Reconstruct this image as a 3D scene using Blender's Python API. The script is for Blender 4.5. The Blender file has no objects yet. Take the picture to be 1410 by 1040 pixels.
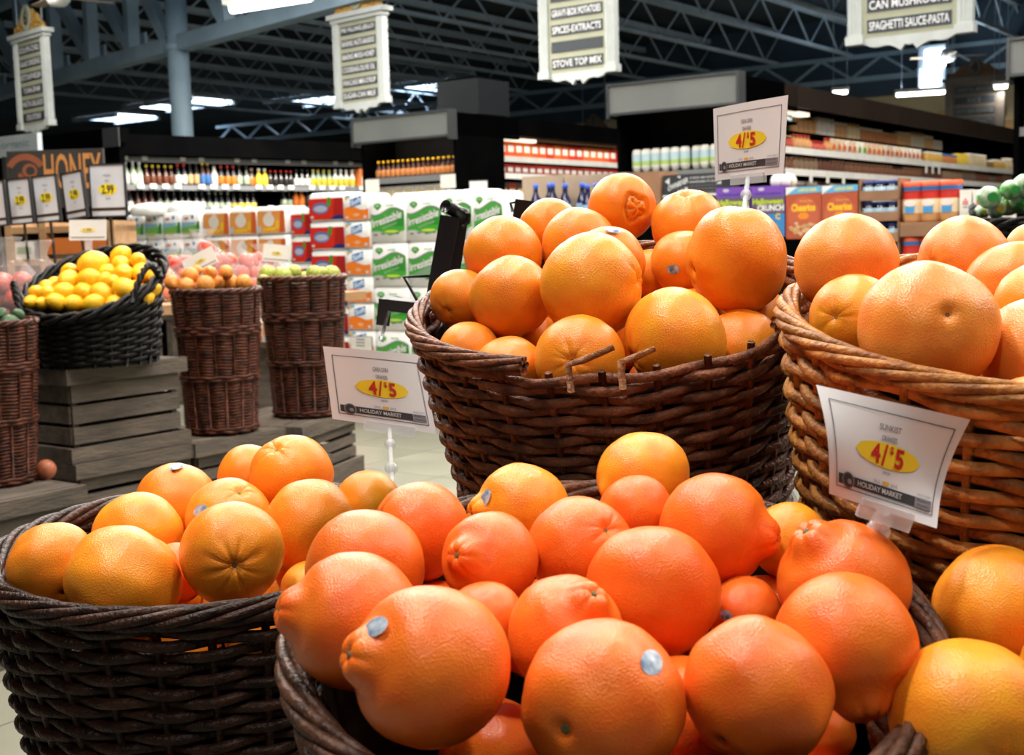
import bpy, bmesh, math, random
from mathutils import Vector, Matrix, Quaternion, noise
random.seed(7)
SC = bpy.context.scene
COL = SC.collection
# ------------------------------------------------------------------ camera
F = 1750.0
PITCH, ROLL = 0.1081, 0.028
CAM = Vector((0, 0, 1.25))
_f = Vector((0, math.cos(PITCH), -math.sin(PITCH)))
_u0 = Vector((0, math.sin(PITCH), math.cos(PITCH)))
_r0 = Vector((1, 0, 0))
RIGHT = _r0 * math.cos(ROLL) - _u0 * math.sin(ROLL)
UP = _u0 * math.cos(ROLL) + _r0 * math.sin(ROLL)
FWD = _f
cd = bpy.data.cameras.new('camera')
cd.sensor_width = 36.0
cd.lens = 36.0 * F / 1410.0
cd.clip_start, cd.clip_end = 0.05, 200
cd.dof.use_dof = True
cd.dof.focus_distance = 1.2
cd.dof.aperture_fstop = 15.0
cam = bpy.data.objects.new('camera', cd)
COL.objects.link(cam)
cam.matrix_world = Matrix(((RIGHT.x, UP.x, -FWD.x, CAM.x), (RIGHT.y, UP.y, -FWD.y, CAM.y), (RIGHT.z, UP.z, -FWD.z, CAM.z), (0, 0, 0, 1)))
SC.camera = cam
# ------------------------------------------------------------------ world, exposure
W_ = bpy.data.worlds.new('world'); SC.world = W_
W_.use_nodes = True
W_.node_tree.nodes['Background'].inputs[0].default_value = (0.86, 0.92, 1.0, 1)
W_.node_tree.nodes['Background'].inputs[1].default_value = 0.10
SC.view_settings.view_transform = 'Standard'
SC.view_settings.look = 'None'
SC.view_settings.gamma = 1
SC.view_settings.exposure = 0.0
SC.view_settings.use_curve_mapping = False
SC.cycles.max_bounces = 6
SC.cycles.transparent_max_bounces = 12
SC.cycles.sample_clamp_indirect = 4.0
RZ = math.radians(-36.0)                       # the aisles run 36 degrees to the right of the view
AX = Vector((math.cos(RZ), math.sin(RZ), 0))   # across the aisles, to the right
AU = Vector((-math.sin(RZ), math.cos(RZ), 0))  # along the aisles, away
LIGHT_STRIP = 150.0      # ceiling strip lights, watts each
LIGHT_SPOT = 72.0        # unseen spots added over the fruit
LIGHT_CANOPY = 3.0      # lamps under the shelf canopies, and the added end light

def at(px, py, d):
    r = FWD + RIGHT * ((px - 705) / F) - UP * ((py - 520) / F)
    return CAM + r * (d / r.y)
def axial(px, py, d):
    r = FWD + RIGHT * ((px - 705) / F) - UP * ((py - 520) / F)
    return d / r.y
def proj(p):
    v = Vector(p) - CAM
    t = v.dot(FWD)
    return (705 + F * v.dot(RIGHT) / t, 520 - F * v.dot(UP) / t)

# ------------------------------------------------------------------ materials
def lin(c):
    out = []
    for v in c:
        v /= 255.0
        out.append(v / 12.92 if v <= 0.04045 else ((v + 0.055) / 1.055) ** 2.4)
    return tuple(out) + (1.0,)
MATS = {}
def mat(name, c, rough=0.6, c2=None, ns=8.0, bump=0.0, bs=60.0, metal=0.0, spec=0.5, stretch=None, trans=0.0, emit=0.0, coat=0.0, rnd=0.0, alpha=1.0, detail=3.0):
    if name in MATS: return MATS[name]
    m = bpy.data.materials.new(name); m.use_nodes = True
    nt = m.node_tree; N = nt.nodes; L = nt.links
    b = N['Principled BSDF']
    b.inputs['Roughness'].default_value = rough
    b.inputs['Metallic'].default_value = metal
    b.inputs['Specular IOR Level'].default_value = spec
    b.inputs['Transmission Weight'].default_value = trans
    b.inputs['Coat Weight'].default_value = coat
    b.inputs['Alpha'].default_value = alpha
    col = lin(c)
    b.inputs['Base Color'].default_value = col
    if emit:
        b.inputs['Emission Color'].default_value = col
        b.inputs['Emission Strength'].default_value = emit
    if c2 is None and not bump and not rnd:
        c2 = tuple(min(255, v * 0.93 + 4) for v in c)
    tc = N.new('ShaderNodeTexCoord'); oi = N.new('ShaderNodeObjectInfo')
    mp = N.new('ShaderNodeMapping')
    if stretch: mp.inputs['Scale'].default_value = stretch
    sh = N.new('ShaderNodeVectorMath'); sh.operation = 'MULTIPLY_ADD'
    L.new(oi.outputs['Random'], sh.inputs[0]); sh.inputs[1].default_value = (37, 53, 71)
    L.new(tc.outputs['Object'], mp.inputs['Vector']); L.new(mp.outputs[0], sh.inputs[2])
    last = None
    if c2 is not None:
        nz = N.new('ShaderNodeTexNoise'); nz.inputs['Scale'].default_value = ns; nz.inputs['Detail'].default_value = detail
        L.new(sh.outputs[0], nz.inputs['Vector'])
        rp = N.new('ShaderNodeValToRGB')
        rp.color_ramp.elements[0].position = 0.36; rp.color_ramp.elements[1].position = 0.66
        rp.color_ramp.elements[0].color = col; rp.color_ramp.elements[1].color = lin(c2)
        L.new(nz.outputs['Fac'], rp.inputs['Fac']); last = rp.outputs['Color']
    if rnd:
        hs = N.new('ShaderNodeHueSaturation')
        if last is not None: L.new(last, hs.inputs['Color'])
        else: hs.inputs['Color'].default_value = col
        mr = N.new('ShaderNodeMapRange'); mr.inputs['To Min'].default_value = 1 - rnd; mr.inputs['To Max'].default_value = 1 + rnd
        L.new(oi.outputs['Random'], mr.inputs['Value']); L.new(mr.outputs[0], hs.inputs['Value']); last = hs.outputs['Color']
    if last is not None: L.new(last, b.inputs['Base Color'])
    if bump:
        bn = N.new('ShaderNodeTexNoise'); bn.inputs['Scale'].default_value = bs; bn.inputs['Detail'].default_value = 2
        L.new(sh.outputs[0], bn.inputs['Vector'])
        bp = N.new('ShaderNodeBump'); bp.inputs['Strength'].default_value = bump; bp.inputs['Distance'].default_value = 0.02
        L.new(bn.outputs['Fac'], bp.inputs['Height']); L.new(bp.outputs[0], b.inputs['Normal'])
    MATS[name] = m
    return m
def flat(c, rough=0.55, spec=0.4):
    return mat('print_%02x%02x%02x' % tuple(int(v) for v in c), c, rough, spec=spec)

# ------------------------------------------------------------------ mesh helpers
class MB:
    def __init__(s): s.v = []; s.f = []; s.m = []; s.mats = []; s.sm = []
    def mi(s, m):
        if m not in s.mats: s.mats.append(m)
        return s.mats.index(m)
    def poly(s, pts, m=None, smooth=False):
        i = len(s.v); s.v += [tuple(p) for p in pts]; s.f.append(tuple(range(i, i + len(pts)))); s.m.append(s.mi(m)); s.sm.append(smooth)
        return s
    def raw(s, vs, fs, m=None, smooth=True):
        i = len(s.v); k = s.mi(m); s.v += [tuple(p) for p in vs]
        for f in fs: s.f.append(tuple(i + j for j in f)); s.m.append(k); s.sm.append(smooth)
        return s
    def box(s, x0, x1, y0, y1, z0, z1, m=None):
        vs = [(x0, y0, z0), (x1, y0, z0), (x1, y1, z0), (x0, y1, z0), (x0, y0, z1), (x1, y0, z1), (x1, y1, z1), (x0, y1, z1)]
        return s.raw(vs, [(0, 3, 2, 1), (4, 5, 6, 7), (0, 1, 5, 4), (1, 2, 6, 5), (2, 3, 7, 6), (3, 0, 4, 7)], m, False)
    def rbox(s, x0, x1, y0, y1, z0, z1, r, m=None):   # box with rounded vertical edges and softened top and bottom rims
        ring = []
        for cx, cy, a0 in ((x1 - r, y0 + r, -90), (x1 - r, y1 - r, 0), (x0 + r, y1 - r, 90), (x0 + r, y0 + r, 180)):
            for k in range(3):
                a = math.radians(a0 + 45 * k); ring.append((cx + r * math.cos(a), cy + r * math.sin(a)))
        n = len(ring); cx, cy = (x0 + x1) / 2, (y0 + y1) / 2
        lv = []
        for z, q in ((z0, r * .7), (z0 + r * .7, 0), (z1 - r * .7, 0), (z1, r * .7)):
            sx = 1 - q / ((x1 - x0) / 2); sy = 1 - q / ((y1 - y0) / 2)
            lv += [(cx + (px - cx) * sx, cy + (py - cy) * sy, z) for px, py in ring]
        fs = []
        for l in range(3):
            for k in range(n):
                a, b = l * n + k, l * n + (k + 1) % n
                fs.append((a, b, b + n, a + n))
        s.raw(lv, fs, m, True)
        i = len(s.v) - len(lv)
        s.f.append(tuple(i + k for k in reversed(range(n)))); s.m.append(s.mi(m)); s.sm.append(False)
        s.f.append(tuple(i + 3 * n + k for k in range(n))); s.m.append(s.mi(m)); s.sm.append(False)
        return s
    def tube(s, path, r, n=6, m=None, closed=False, cap=True):
        P = [Vector(p) for p in path]; k = len(P)
        rr = r if isinstance(r, (list, tuple)) else [r] * k
        vs = []; ref = None
        for i, p in enumerate(P):
            if closed: t = P[(i + 1) % k] - P[i - 1]
            else: t = P[min(i + 1, k - 1)] - P[max(i - 1, 0)]
            if t.length < 1e-9: t = Vector((0, 0, 1))
            t.normalize()
            if ref is None:
                ref = Vector((0, 0, 1)) if abs(t.z) < .9 else Vector((1, 0, 0))
            a = t.cross(ref)
            if a.length < 1e-5: a = t.cross(Vector((1, 0, 0)))
            a.normalize(); b = a.cross(t); ref = b
            for j in range(n):
                th = 2 * math.pi * j / n
                vs.append(p + (a * math.cos(th) + b * math.sin(th)) * rr[i])
        fs = []
        for i in range(k if closed else k - 1):
            for j in range(n):
                i2 = (i + 1) % k; j2 = (j + 1) % n
                fs.append((i * n + j, i * n + j2, i2 * n + j2, i2 * n + j))
        if not closed and cap:
            fs.append(tuple(range(n))); fs.append(tuple((k - 1) * n + j for j in reversed(range(n))))
        return s.raw(vs, fs, m, True)
    def lathe(s, prof, n=12, m=None, mats=None, c=(0, 0, 0)):  # prof: (r, z) up the axis; mats: one per span
        k = len(prof); i0 = len(s.v)
        for r, z in prof:
            for j in range(n):
                a = 2 * math.pi * j / n; s.v.append((c[0] + r * math.cos(a), c[1] + r * math.sin(a), c[2] + z))
        for i in range(k - 1):
            mm = s.mi(mats[i] if mats else m)
            for j in range(n):
                j2 = (j + 1) % n
                s.f.append((i0 + i * n + j, i0 + i * n + j2, i0 + (i + 1) * n + j2, i0 + (i + 1) * n + j)); s.m.append(mm); s.sm.append(True)
        if prof[0][0] > 1e-4: s.f.append(tuple(i0 + j for j in reversed(range(n)))); s.m.append(s.mi(mats[0] if mats else m)); s.sm.append(False)
        if prof[-1][0] > 1e-4: s.f.append(tuple(i0 + (k - 1) * n + j for j in range(n))); s.m.append(s.mi(mats[-1] if mats else m)); s.sm.append(False)
        return s
    def bar(s, a, b, w, h, m=None, up=Vector((0, 0, 1))):
        a = Vector(a); b = Vector(b); t = (b - a).normalized()
        x = t.cross(up)
        if x.length < 1e-5: x = Vector((1, 0, 0))
        x.normalize(); z = x.cross(t)
        vs = []
        for p in (a, b):
            for i, j in ((-1, -1), (1, -1), (1, 1), (-1, 1)): vs.append(p + x * (i * w / 2) + z * (j * h / 2))
        return s.raw(vs, [(3, 2, 1, 0), (4, 5, 6, 7), (0, 1, 5, 4), (1, 2, 6, 5), (2, 3, 7, 6), (3, 0, 4, 7)], m, False)
    def mesh(s, name):
        me = bpy.data.meshes.new(name); me.from_pydata(s.v, [], s.f)
        for mm in s.mats: me.materials.append(mm)
        me.polygons.foreach_set('material_index', s.m); me.polygons.foreach_set('use_smooth', s.sm)
        me.update()
        return me
    def build(s, name, m=None, parent=None, kind=None):
        if m is not None: s.mats = [m]; s.m = [0] * len(s.f)
        o = bpy.data.objects.new(name, s.mesh(name)); COL.objects.link(o)
        if parent is not None: o.parent = parent
        if kind: o['kind'] = kind
        return o
def tag(o, label, cat, group=None, kind=None):
    o['label'] = label; o['category'] = cat
    if group: o['group'] = group
    if kind: o['kind'] = kind
    return o
def thing(name, label, cat, loc=(0, 0, 0), rz=0.0, group=None):
    o = bpy.data.objects.new(name, None); COL.objects.link(o)
    o.empty_display_size = 0.05
    o.location = loc; o.rotation_euler = (0, 0, rz)
    return tag(o, label, cat, group)
def obj(name, me, parent=None):
    o = bpy.data.objects.new(name, me); COL.objects.link(o)
    if parent is not None: o.parent = parent
    return o
def copy_tree(o, parent=None):
    c = o.copy(); COL.objects.link(c); c.parent = parent
    for ch in o.children_recursive if False else [x for x in KIDS.get(o.name, [])]:
        copy_tree(ch, c)
    return c
KIDS = {}
_ONE = 'first second third fourth fifth sixth seventh eighth ninth tenth eleventh twelfth thirteenth fourteenth fifteenth sixteenth seventeenth eighteenth nineteenth'.split()
_TEN = {20: 'twent', 30: 'thirt', 40: 'fort', 50: 'fift', 60: 'sixt', 70: 'sevent', 80: 'eight', 90: 'ninet'}
def nth(i):
    i += 1
    if i < 20: return _ONE[i - 1]
    t = i // 10 * 10
    return _TEN[t] + ('ieth' if i == t else 'y-' + _ONE[i - t - 1])
def note_kids(root):
    KIDS[root.name] = list(root.children)
    for ch in root.children: note_kids(ch)
def place(proto, used, loc, rz, label=None, group=None):
    """first use moves the prototype itself, later uses copy it with its parts"""
    if not used: o = proto; note_kids(proto); used.append(1)
    else: o = copy_tree(proto)
    o.location = loc; o.rotation_euler = (0, 0, rz)
    if label: o['label'] = label
    if group: o['group'] = group
    return o
def struct(name, mb, m=None, parent=None):
    o = mb.build(name, m, parent); o['kind'] = 'structure'; return o
# text: flat letters as mesh, centred, unit height
_TXT = {}
def text_shape(t, bold=0.0):
    k = (t, bold)
    if k in _TXT: return _TXT[k]
    cu = bpy.data.curves.new('letters', 'FONT'); cu.body = t; cu.resolution_u = 3; cu.offset = bold
    o = bpy.data.objects.new('letters', cu); COL.objects.link(o)
    bpy.context.view_layer.update()
    me = bpy.data.meshes.new_from_object(o.evaluated_get(bpy.context.evaluated_depsgraph_get()))
    vs = [v.co.copy() for v in me.vertices]; fs = [tuple(p.vertices) for p in me.polygons]
    bpy.data.objects.remove(o); bpy.data.curves.remove(cu); bpy.data.meshes.remove(me)
    x0 = min(v.x for v in vs); x1 = max(v.x for v in vs); y0 = min(v.y for v in vs); y1 = max(v.y for v in vs)
    vs = [((v.x - x0) / (x1 - x0) - .5, (v.y - y0) / (y1 - y0) - .5) for v in vs]
    _TXT[k] = (vs, fs)
    return _TXT[k]
def text_on(mb, t, cx, cz, w, h, y, m, bold=0.0, slant=0.0, rise=0.0):  # on a face looking towards -y
    vs, fs = text_shape(t, bold)
    return mb.raw([(cx + x * w + slant * z * h, y, cz + z * h + rise * x * w) for x, z in vs], fs, m, False)
def wave(x0, x1, zb, f, n=10):          # polygon strips between z=zb and z=f(x)
    return [[(x0 + (x1 - x0) * i / n, zb(i / n)), (x0 + (x1 - x0) * (i + 1) / n, zb((i + 1) / n)), (x0 + (x1 - x0) * (i + 1) / n, f((i + 1) / n)), (x0 + (x1 - x0) * i / n, f(i / n))] for i in range(n)]
def disc2(cx, cz, rx, rz, n=18, a0=0, a1=360):
    return [(cx + rx * math.cos(math.radians(a0 + (a1 - a0) * i / n)), cz + rz * math.sin(math.radians(a0 + (a1 - a0) * i / n))) for i in range(n if a1 - a0 == 360 else n + 1)]
def face(mb, pts, y, m): return mb.poly([(x, y, z) for x, z in pts], m)

# ------------------------------------------------------------------ room shell
M_floor = mat('polished_floor', (128, 128, 114), 0.32, (124, 124, 112), 1.5, bump=0.02, bs=30)
M_tile = mat('floor_tile', (150, 148, 132), 0.28, (132, 132, 118), 2.0, rnd=0.05)
M_deck = mat('roof_deck', (60, 70, 78), 0.85, (46, 55, 62), 0.6, spec=.2)
M_steel = mat('painted_steel', (160, 186, 204), 0.45, (142, 168, 186), 2.0)
M_steel2 = mat('joist_steel', (188, 206, 220), 0.45, (168, 186, 200), 2.0)
M_cream = mat('cream_wall', (222, 205, 165), 0.8, (206, 190, 152), 1.0)
M_tan = mat('tan_band', (196, 160, 108), 0.8, (184, 148, 98), 1.0)
M_blue = mat('blue_soffit', (58, 78, 94), 0.7, (50, 68, 84), 1.0)
M_lamp = mat('lamp_glow', (255, 250, 240), 0.5, emit=9.0)
M_sky = mat('skylight_glow', (228, 240, 255), 0.5, emit=12.0)
M_white = mat('white_enamel', (225, 226, 224), 0.45)

fl = struct('floor', MB().box(-60, 60, -12, 75, -0.12, -0.006), M_floor)
tm = MB(); T = 0.61
tm.box(-T / 2 + .003, T / 2 - .003, -T / 2 + .003, T / 2 - .003, -0.006, 0.0, M_tile)
tme = tm.mesh('floor_tile')
for i in range(-12, 6):
    for j in range(3, 24):
        p = AX * (i * T - .3) + AU * (j * T)
        if 2.2 < p.y < 11 and -4.2 < p.x < 1.2:
            u = 705 + F * p.x / p.y
            if u < 120 or 420 < u < 760:
                t = obj('floor_tile', tme, fl); t.location = p; t.rotation_euler = (0, 0, RZ)
struct('ceiling', MB().box(-70, 70, -12, 95, 6.3, 6.5), M_deck)
# back wall across the aisles
def store(s_x, s_y, z=0.0): return AX * s_x + AU * s_y + Vector((0, 0, z))
bw = struct('wall_back', MB().box(-13.5, 40, 0, 0.3, 0, 4.4), M_cream)
bw_o = at(1300, 130, 30.0)
bw.location = (bw_o.x, bw_o.y, 0); bw.rotation_euler = (0, 0, RZ)
up = struct('trim_1', MB().box(-13.5, 40, -0.25, 0.3, 4.4, 6.3), M_blue)
up.location = bw.location; up.rotation_euler = (0, 0, RZ)
for i in range(26):
    d = MB().box(-0.14, 0.14, -0.06, 0.0, 0, 0.22).build('dentil_block', M_tan, bw)
    d.location = (-13 + i * 0.62, 0, 3.72)
MB().box(-13.5, 40, -0.04, 0.0, 2.5, 3.62).build('tan_band', M_tan, bw)

wl = struct('wall_left', MB().box(-.3, 0, -5, 60, 0, 6.3), M_cream); wl.location = AX * -52; wl.rotation_euler = (0, 0, RZ)
wr_ = struct('wall_right', MB().box(0, .3, -5, 60, 0, 6.3), M_cream); wr_.location = AX * 26; wr_.rotation_euler = (0, 0, RZ)
# round column with girder truss
colp = at(248, 120, 20.0)
c = thing('steel_column', 'round blue-grey steel column rising behind the bottle shelves', 'column', (colp.x, colp.y, 0))
MB().lathe([(0.165, 0), (0.165, 6.3)], 20).build('shaft', M_steel, c)
MB().lathe([(0.165, 0), (0.2, 0.01), (0.2, 0.1), (0.165, 0.11)], 20).build('collar', M_steel, c).location = (0, 0, 4.28)
gz = 1.25 + 278 / F * 20 - .05
gdir = Vector((-math.sin(math.radians(42.3)), math.cos(math.radians(42.3)), 0))
g = thing('girder_truss', 'heavy blue-grey girder truss crossing the top left over the column', 'roof truss', (colp.x, colp.y, gz), math.atan2(gdir.y, gdir.x))
for x0, x1 in ((-8, -.21), (.21, 14)):
    MB().box(x0, x1, -0.13, 0.13, -0.11, 0.11).build('bottom_chord', M_steel, g)
    MB().box(x0, x1, -0.11, 0.11, 1.55, 1.75).build('top_chord', M_steel, g)
for k in range(-4, 9):
    x = k * 1.5
    if k != 0: MB().bar((x, 0, .1), (x, 0, 1.6), .2, .16, None, Vector((1, 0, 0))).build('web_post', M_steel, g)
    MB().bar((x + (.3 if k == 0 else 0), 0, .1), (x + (1.2 if k == -1 else 1.5), 0, 1.6), .2, .16, None, Vector((0, 1, 0))).build('web_diagonal', M_steel, g)
    gp = MB().box(-.22, .22, -.02, .02, 0, .3).build('gusset_plate', M_steel, g); gp.location = (x + (.45 if k == 0 else .05), -.16, .08)

# bar joists along the aisles
jm_b = MB().box(-0.045, 0.045, 0, 44, -0.035, 0.035, M_steel2).mesh('bottom_chord')
jm_t = MB().box(-0.07, 0.07, 0, 44, 0.68, 0.8, M_steel2).mesh('top_chord')
jw = MB()
for k in range(26):
    y0 = k * 1.7
    jw.bar((0, y0, 0), (0, y0 + .85, .7), .03, .03, M_steel2, Vector((1, 0, 0)))
    jw.bar((0, y0 + .85, .7), (0, y0 + 1.7, 0), .03, .03, M_steel2, Vector((1, 0, 0)))
jm_w = jw.mesh('web')
for i, L in enumerate([-5.8, -7.7, -9.6, -11.5, -13.4, -15.3, -17.2, -19.1, -21.0, -22.9, -25.0, -27.2, -29.5]):
    pos = ['at the far right', 'second from the right', 'third from the right', 'fourth from the right', 'fifth from the right', 'sixth from the right', 'seventh from the right', 'sixth from the left', 'fifth from the left', 'fourth from the left', 'third from the left', 'second from the left', 'at the far left'][i]
    j = thing('roof_joist', 'open-web steel roof joist under the dark ceiling, ' + pos, 'roof joist', AX * L + AU * (15 - L * .05) + Vector((0, 0, 5.4)), RZ, 'roof joists running along the aisles')
    obj('bottom_chord', jm_b, j); obj('top_chord', jm_t, j)
    w = obj('web', jm_w, j); w['kind'] = 'stuff'
# cross girders
for i, (s, lb) in enumerate(((30, 'nearer'), (42, 'farther'))):
    g = thing('cross_girder', lb + ' pale steel girder crossing under the roof joists', 'roof truss', AU * s + AX * -34 + Vector((0, 0, 4.75)), RZ)
    MB().box(0, 40, -.06, .06, 0, .12).build('bottom_chord', M_steel, g)
    MB().box(0, 40, -.06, .06, .55, .65).build('top_chord', M_steel, g)
    w = MB()
    for k in range(26):
        w.bar((k * 1.5, 0, .1), (k * 1.5 + .75, 0, .58), .06, .06, None, Vector((0, 1, 0)))
        w.bar((k * 1.5 + .75, 0, .58), (k * 1.5 + 1.5, 0, .1), .06, .06, None, Vector((0, 1, 0)))
    w.build('web', M_steel, g, 'stuff')
# skylights, set into the deck
for px, py, w, lab in ((160, 166, 2.4, 'small bright skylight above the left shelf header'), (246, 147, 3.4, 'bright skylight cut by the round column'), (434, 141, 2.8, 'bright skylight left of the white sign numbered five'),
                       (588, 123, 2.6, 'bright skylight above the grey end display canopy'), (856, 90, 2.0, 'bright skylight right of the stove top mix sign')):
    d = F * (6.28 - 1.25) / ((330 - .028 * (px - 705)) - py)
    p = at(px, py, d)
    s = thing('skylight', lab, 'skylight', (p.x, p.y, 6.28), RZ)
    MB().box(-w / 2, w / 2, -.9, .9, -0.02, 0.0).build('glazing', M_sky, s)
    for k in range(1, 4): MB().box(-w / 2 + w * k / 4 - .05, -w / 2 + w * k / 4 + .05, -.95, .95, -.1, -0.02).build('glazing_bar', M_steel2, s)
    MB().box(-w / 2 - .12, w / 2 + .12, -1.02, -.9, -.12, 0.0).build('curb', M_steel2, s)
    MB().box(-w / 2 - .12, w / 2 + .12, 0.9, 1.02, -.12, 0.0).build('curb', M_steel2, s)
p = at(1280, 94, 28.6)
s = thing('clerestory_window', 'bright white clerestory window panes high on the back wall', 'window', (p.x, p.y, p.z - .4), RZ)
for k in range(2):
    MB().box(-.22, .22, -.02, .02, 0, .38).build('pane', M_sky, s).location = (.02 + .1 * k, 0, .42 * k)
MB().box(-.26, .34, .02, .06, -.05, .9).build('frame', M_steel2, s)

# hanging strip lights
def strip_light(p, rz, length, label, power=None, w=.16, up=0):
    t = thing('strip_light', label, 'ceiling light', p, rz, 'hanging strip lights')
    MB().box(-length / 2, length / 2, -w / 2, w / 2, 0.03, .1).build('housing', M_white, t)
    MB().tube([(-length / 2 + .03, 0, .0), (length / 2 - .03, 0, .0)], .045, 10).build('tube_lamp', M_lamp, t)
    for sx in (-1, 1): MB().tube([(sx * length * .4, 0, .1), (sx * length * .4, 0, 6.3 - p[2])], .006, 5).build('hanger', M_steel2, t)
    if power:
        ld = bpy.data.lights.new('strip_lamp', 'AREA'); ld.shape = 'RECTANGLE'; ld.size = length; ld.size_y = .3; ld.energy = power; ld.color = (1.0, .93, .84)
        lo = bpy.data.objects.new('strip_lamp', ld); COL.objects.link(lo); lo.parent = t; lo.location = (0, 0, -.08)
        if up:  # cool upward light added to brighten the roof joists
            ld = bpy.data.lights.new('joist_fill_light', 'AREA'); ld.shape = 'RECTANGLE'; ld.size = length; ld.size_y = .2; ld.energy = power * up; ld.color = (.72, .87, 1.0)
            lo = bpy.data.objects.new('joist_fill_light', ld); COL.objects.link(lo); lo.parent = t; lo.location = (0, 0, .13); lo.rotation_euler = (math.pi, 0, 0)
    return t
p = at(372, 4, 12.5)
strip_light(p, RZ + .08, 1.05, 'large bright strip light at the top left beside the round column', LIGHT_STRIP, .2)
for px, py, d, L, lb in ((1277, 128, 27.0, 1.3, 'long thin strip light glowing beside the dim sign numbered four'), (1157, 127, 27.5, .35, 'short strip light above the right shelf canopy'), (1378, 119, 25.5, .3, 'tiny strip light at the right edge beyond the dim sign')):
    strip_light(at(px, py, d), RZ + .25, L, lb, LIGHT_STRIP * (1.0 if L > 1 else .05), up=.3 if L > 1 else 0)
k = 0  # strips kept out of frame; those near the hanging signs added to brighten them
for sx, sy in ((-1.2, 1.2), (1.6, 1.0), (-4.2, 2.0), (-2.0, 4.2), (1.0, 4.4), (-5.0, 5.4), (-6.2, 8.6), (-3.4, 8.0), (-.8, 7.0), (2.2, 6.2), (-9.0, 9.5), (-7.0, 12.5), (-4.0, 12.5), (-1.0, 11.5), (4.6, 4.0), (-10.5, 14.5), (-11.0, 8.9), (-14.5, 8.74), (-9.5, 12.0), (-8.2, 6.8), (4.2, 8.5)):
    p = AX * sx + AU * sy; k += 1
    pz = 4.6 if p.y < 9 else 5.0
    u, v = proj((p.x, p.y, pz)) if p.y > .5 else (0, -99)
    if v > -45 and -60 < u < 1470: continue
    strip_light((p.x, p.y, pz), RZ + math.pi / 2, 2.4, ['', 'first', 'second', 'third', 'fourth', 'fifth', 'sixth', 'seventh', 'eighth', 'ninth', 'tenth', 'eleventh', 'twelfth', 'thirteenth', 'fourteenth', 'fifteenth', 'sixteenth', 'seventeenth', 'eighteenth', 'nineteenth', 'twentieth', 'twenty-first'][k] + ' long white strip light hung unseen over the shop floor', LIGHT_STRIP * (.3 if p.y < 3 else 1.0), up=.0 if p.y < 6 else 1.05)
# unseen spot lamps, put in above the frame to light the fruit
def spot(p, target, power, label, size=.09, angle=52, col=(1.0, .94, .85)):
    t = thing('unseen_spotlight', label, 'spotlight', p, 0, 'unseen spotlights over the produce')
    d = (Vector(target) - Vector(p)).normalized()
    q = d.to_track_quat('-Z', 'Y')
    t.rotation_mode = 'QUATERNION'; t.rotation_quaternion = q
    MB().lathe([(.03, .2), (.07, .17), (.085, .0), (.08, 0), (.06, .15)], 16).build('lamp_can', M_white, t)
    st = MB().tube([Vector(p) + Vector((0, 0, .12)), (p[0], p[1], 6.3)], .012, 6)
    st.v = [tuple(q.inverted() @ (Vector(v) - Vector(p))) for v in st.v]
    st.build('drop_rod', M_steel2, t)
    ld = bpy.data.lights.new('spot_lamp', 'SPOT'); ld.energy = power; ld.spot_size = math.radians(angle); ld.spot_blend = .6; ld.shadow_soft_size = size; ld.color = col
    lo = bpy.data.objects.new('spot_lamp', ld); COL.objects.link(lo); lo.parent = t; lo.location = (0, 0, -.02)
spot((-.85, .75, 3.5), (.1, 1.0, 1.0), LIGHT_SPOT * 2.2, 'unseen white spotlight above and left of the orange baskets')
spot((1.2, .9, 3.5), (.4, 1.0, 1.1), LIGHT_SPOT * .9, 'unseen white spotlight above and right of the orange baskets')
spot((-.2, 1.9, 3.6), (.0, 1.1, 1.0), LIGHT_SPOT * 1.0, 'unseen white spotlight above the middle of the orange baskets')
spot((-.5, -.9, 3.1), (.12, 1.1, 1.08), LIGHT_SPOT * .75, 'unseen added spotlight aimed at the centre basket from the front', .09, 30)
spot((-.4, 2.9, 3.8), (-1.2, 4.6, .9), LIGHT_SPOT * 2.2, 'unseen white spotlight aimed at the lemon basket')

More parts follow.
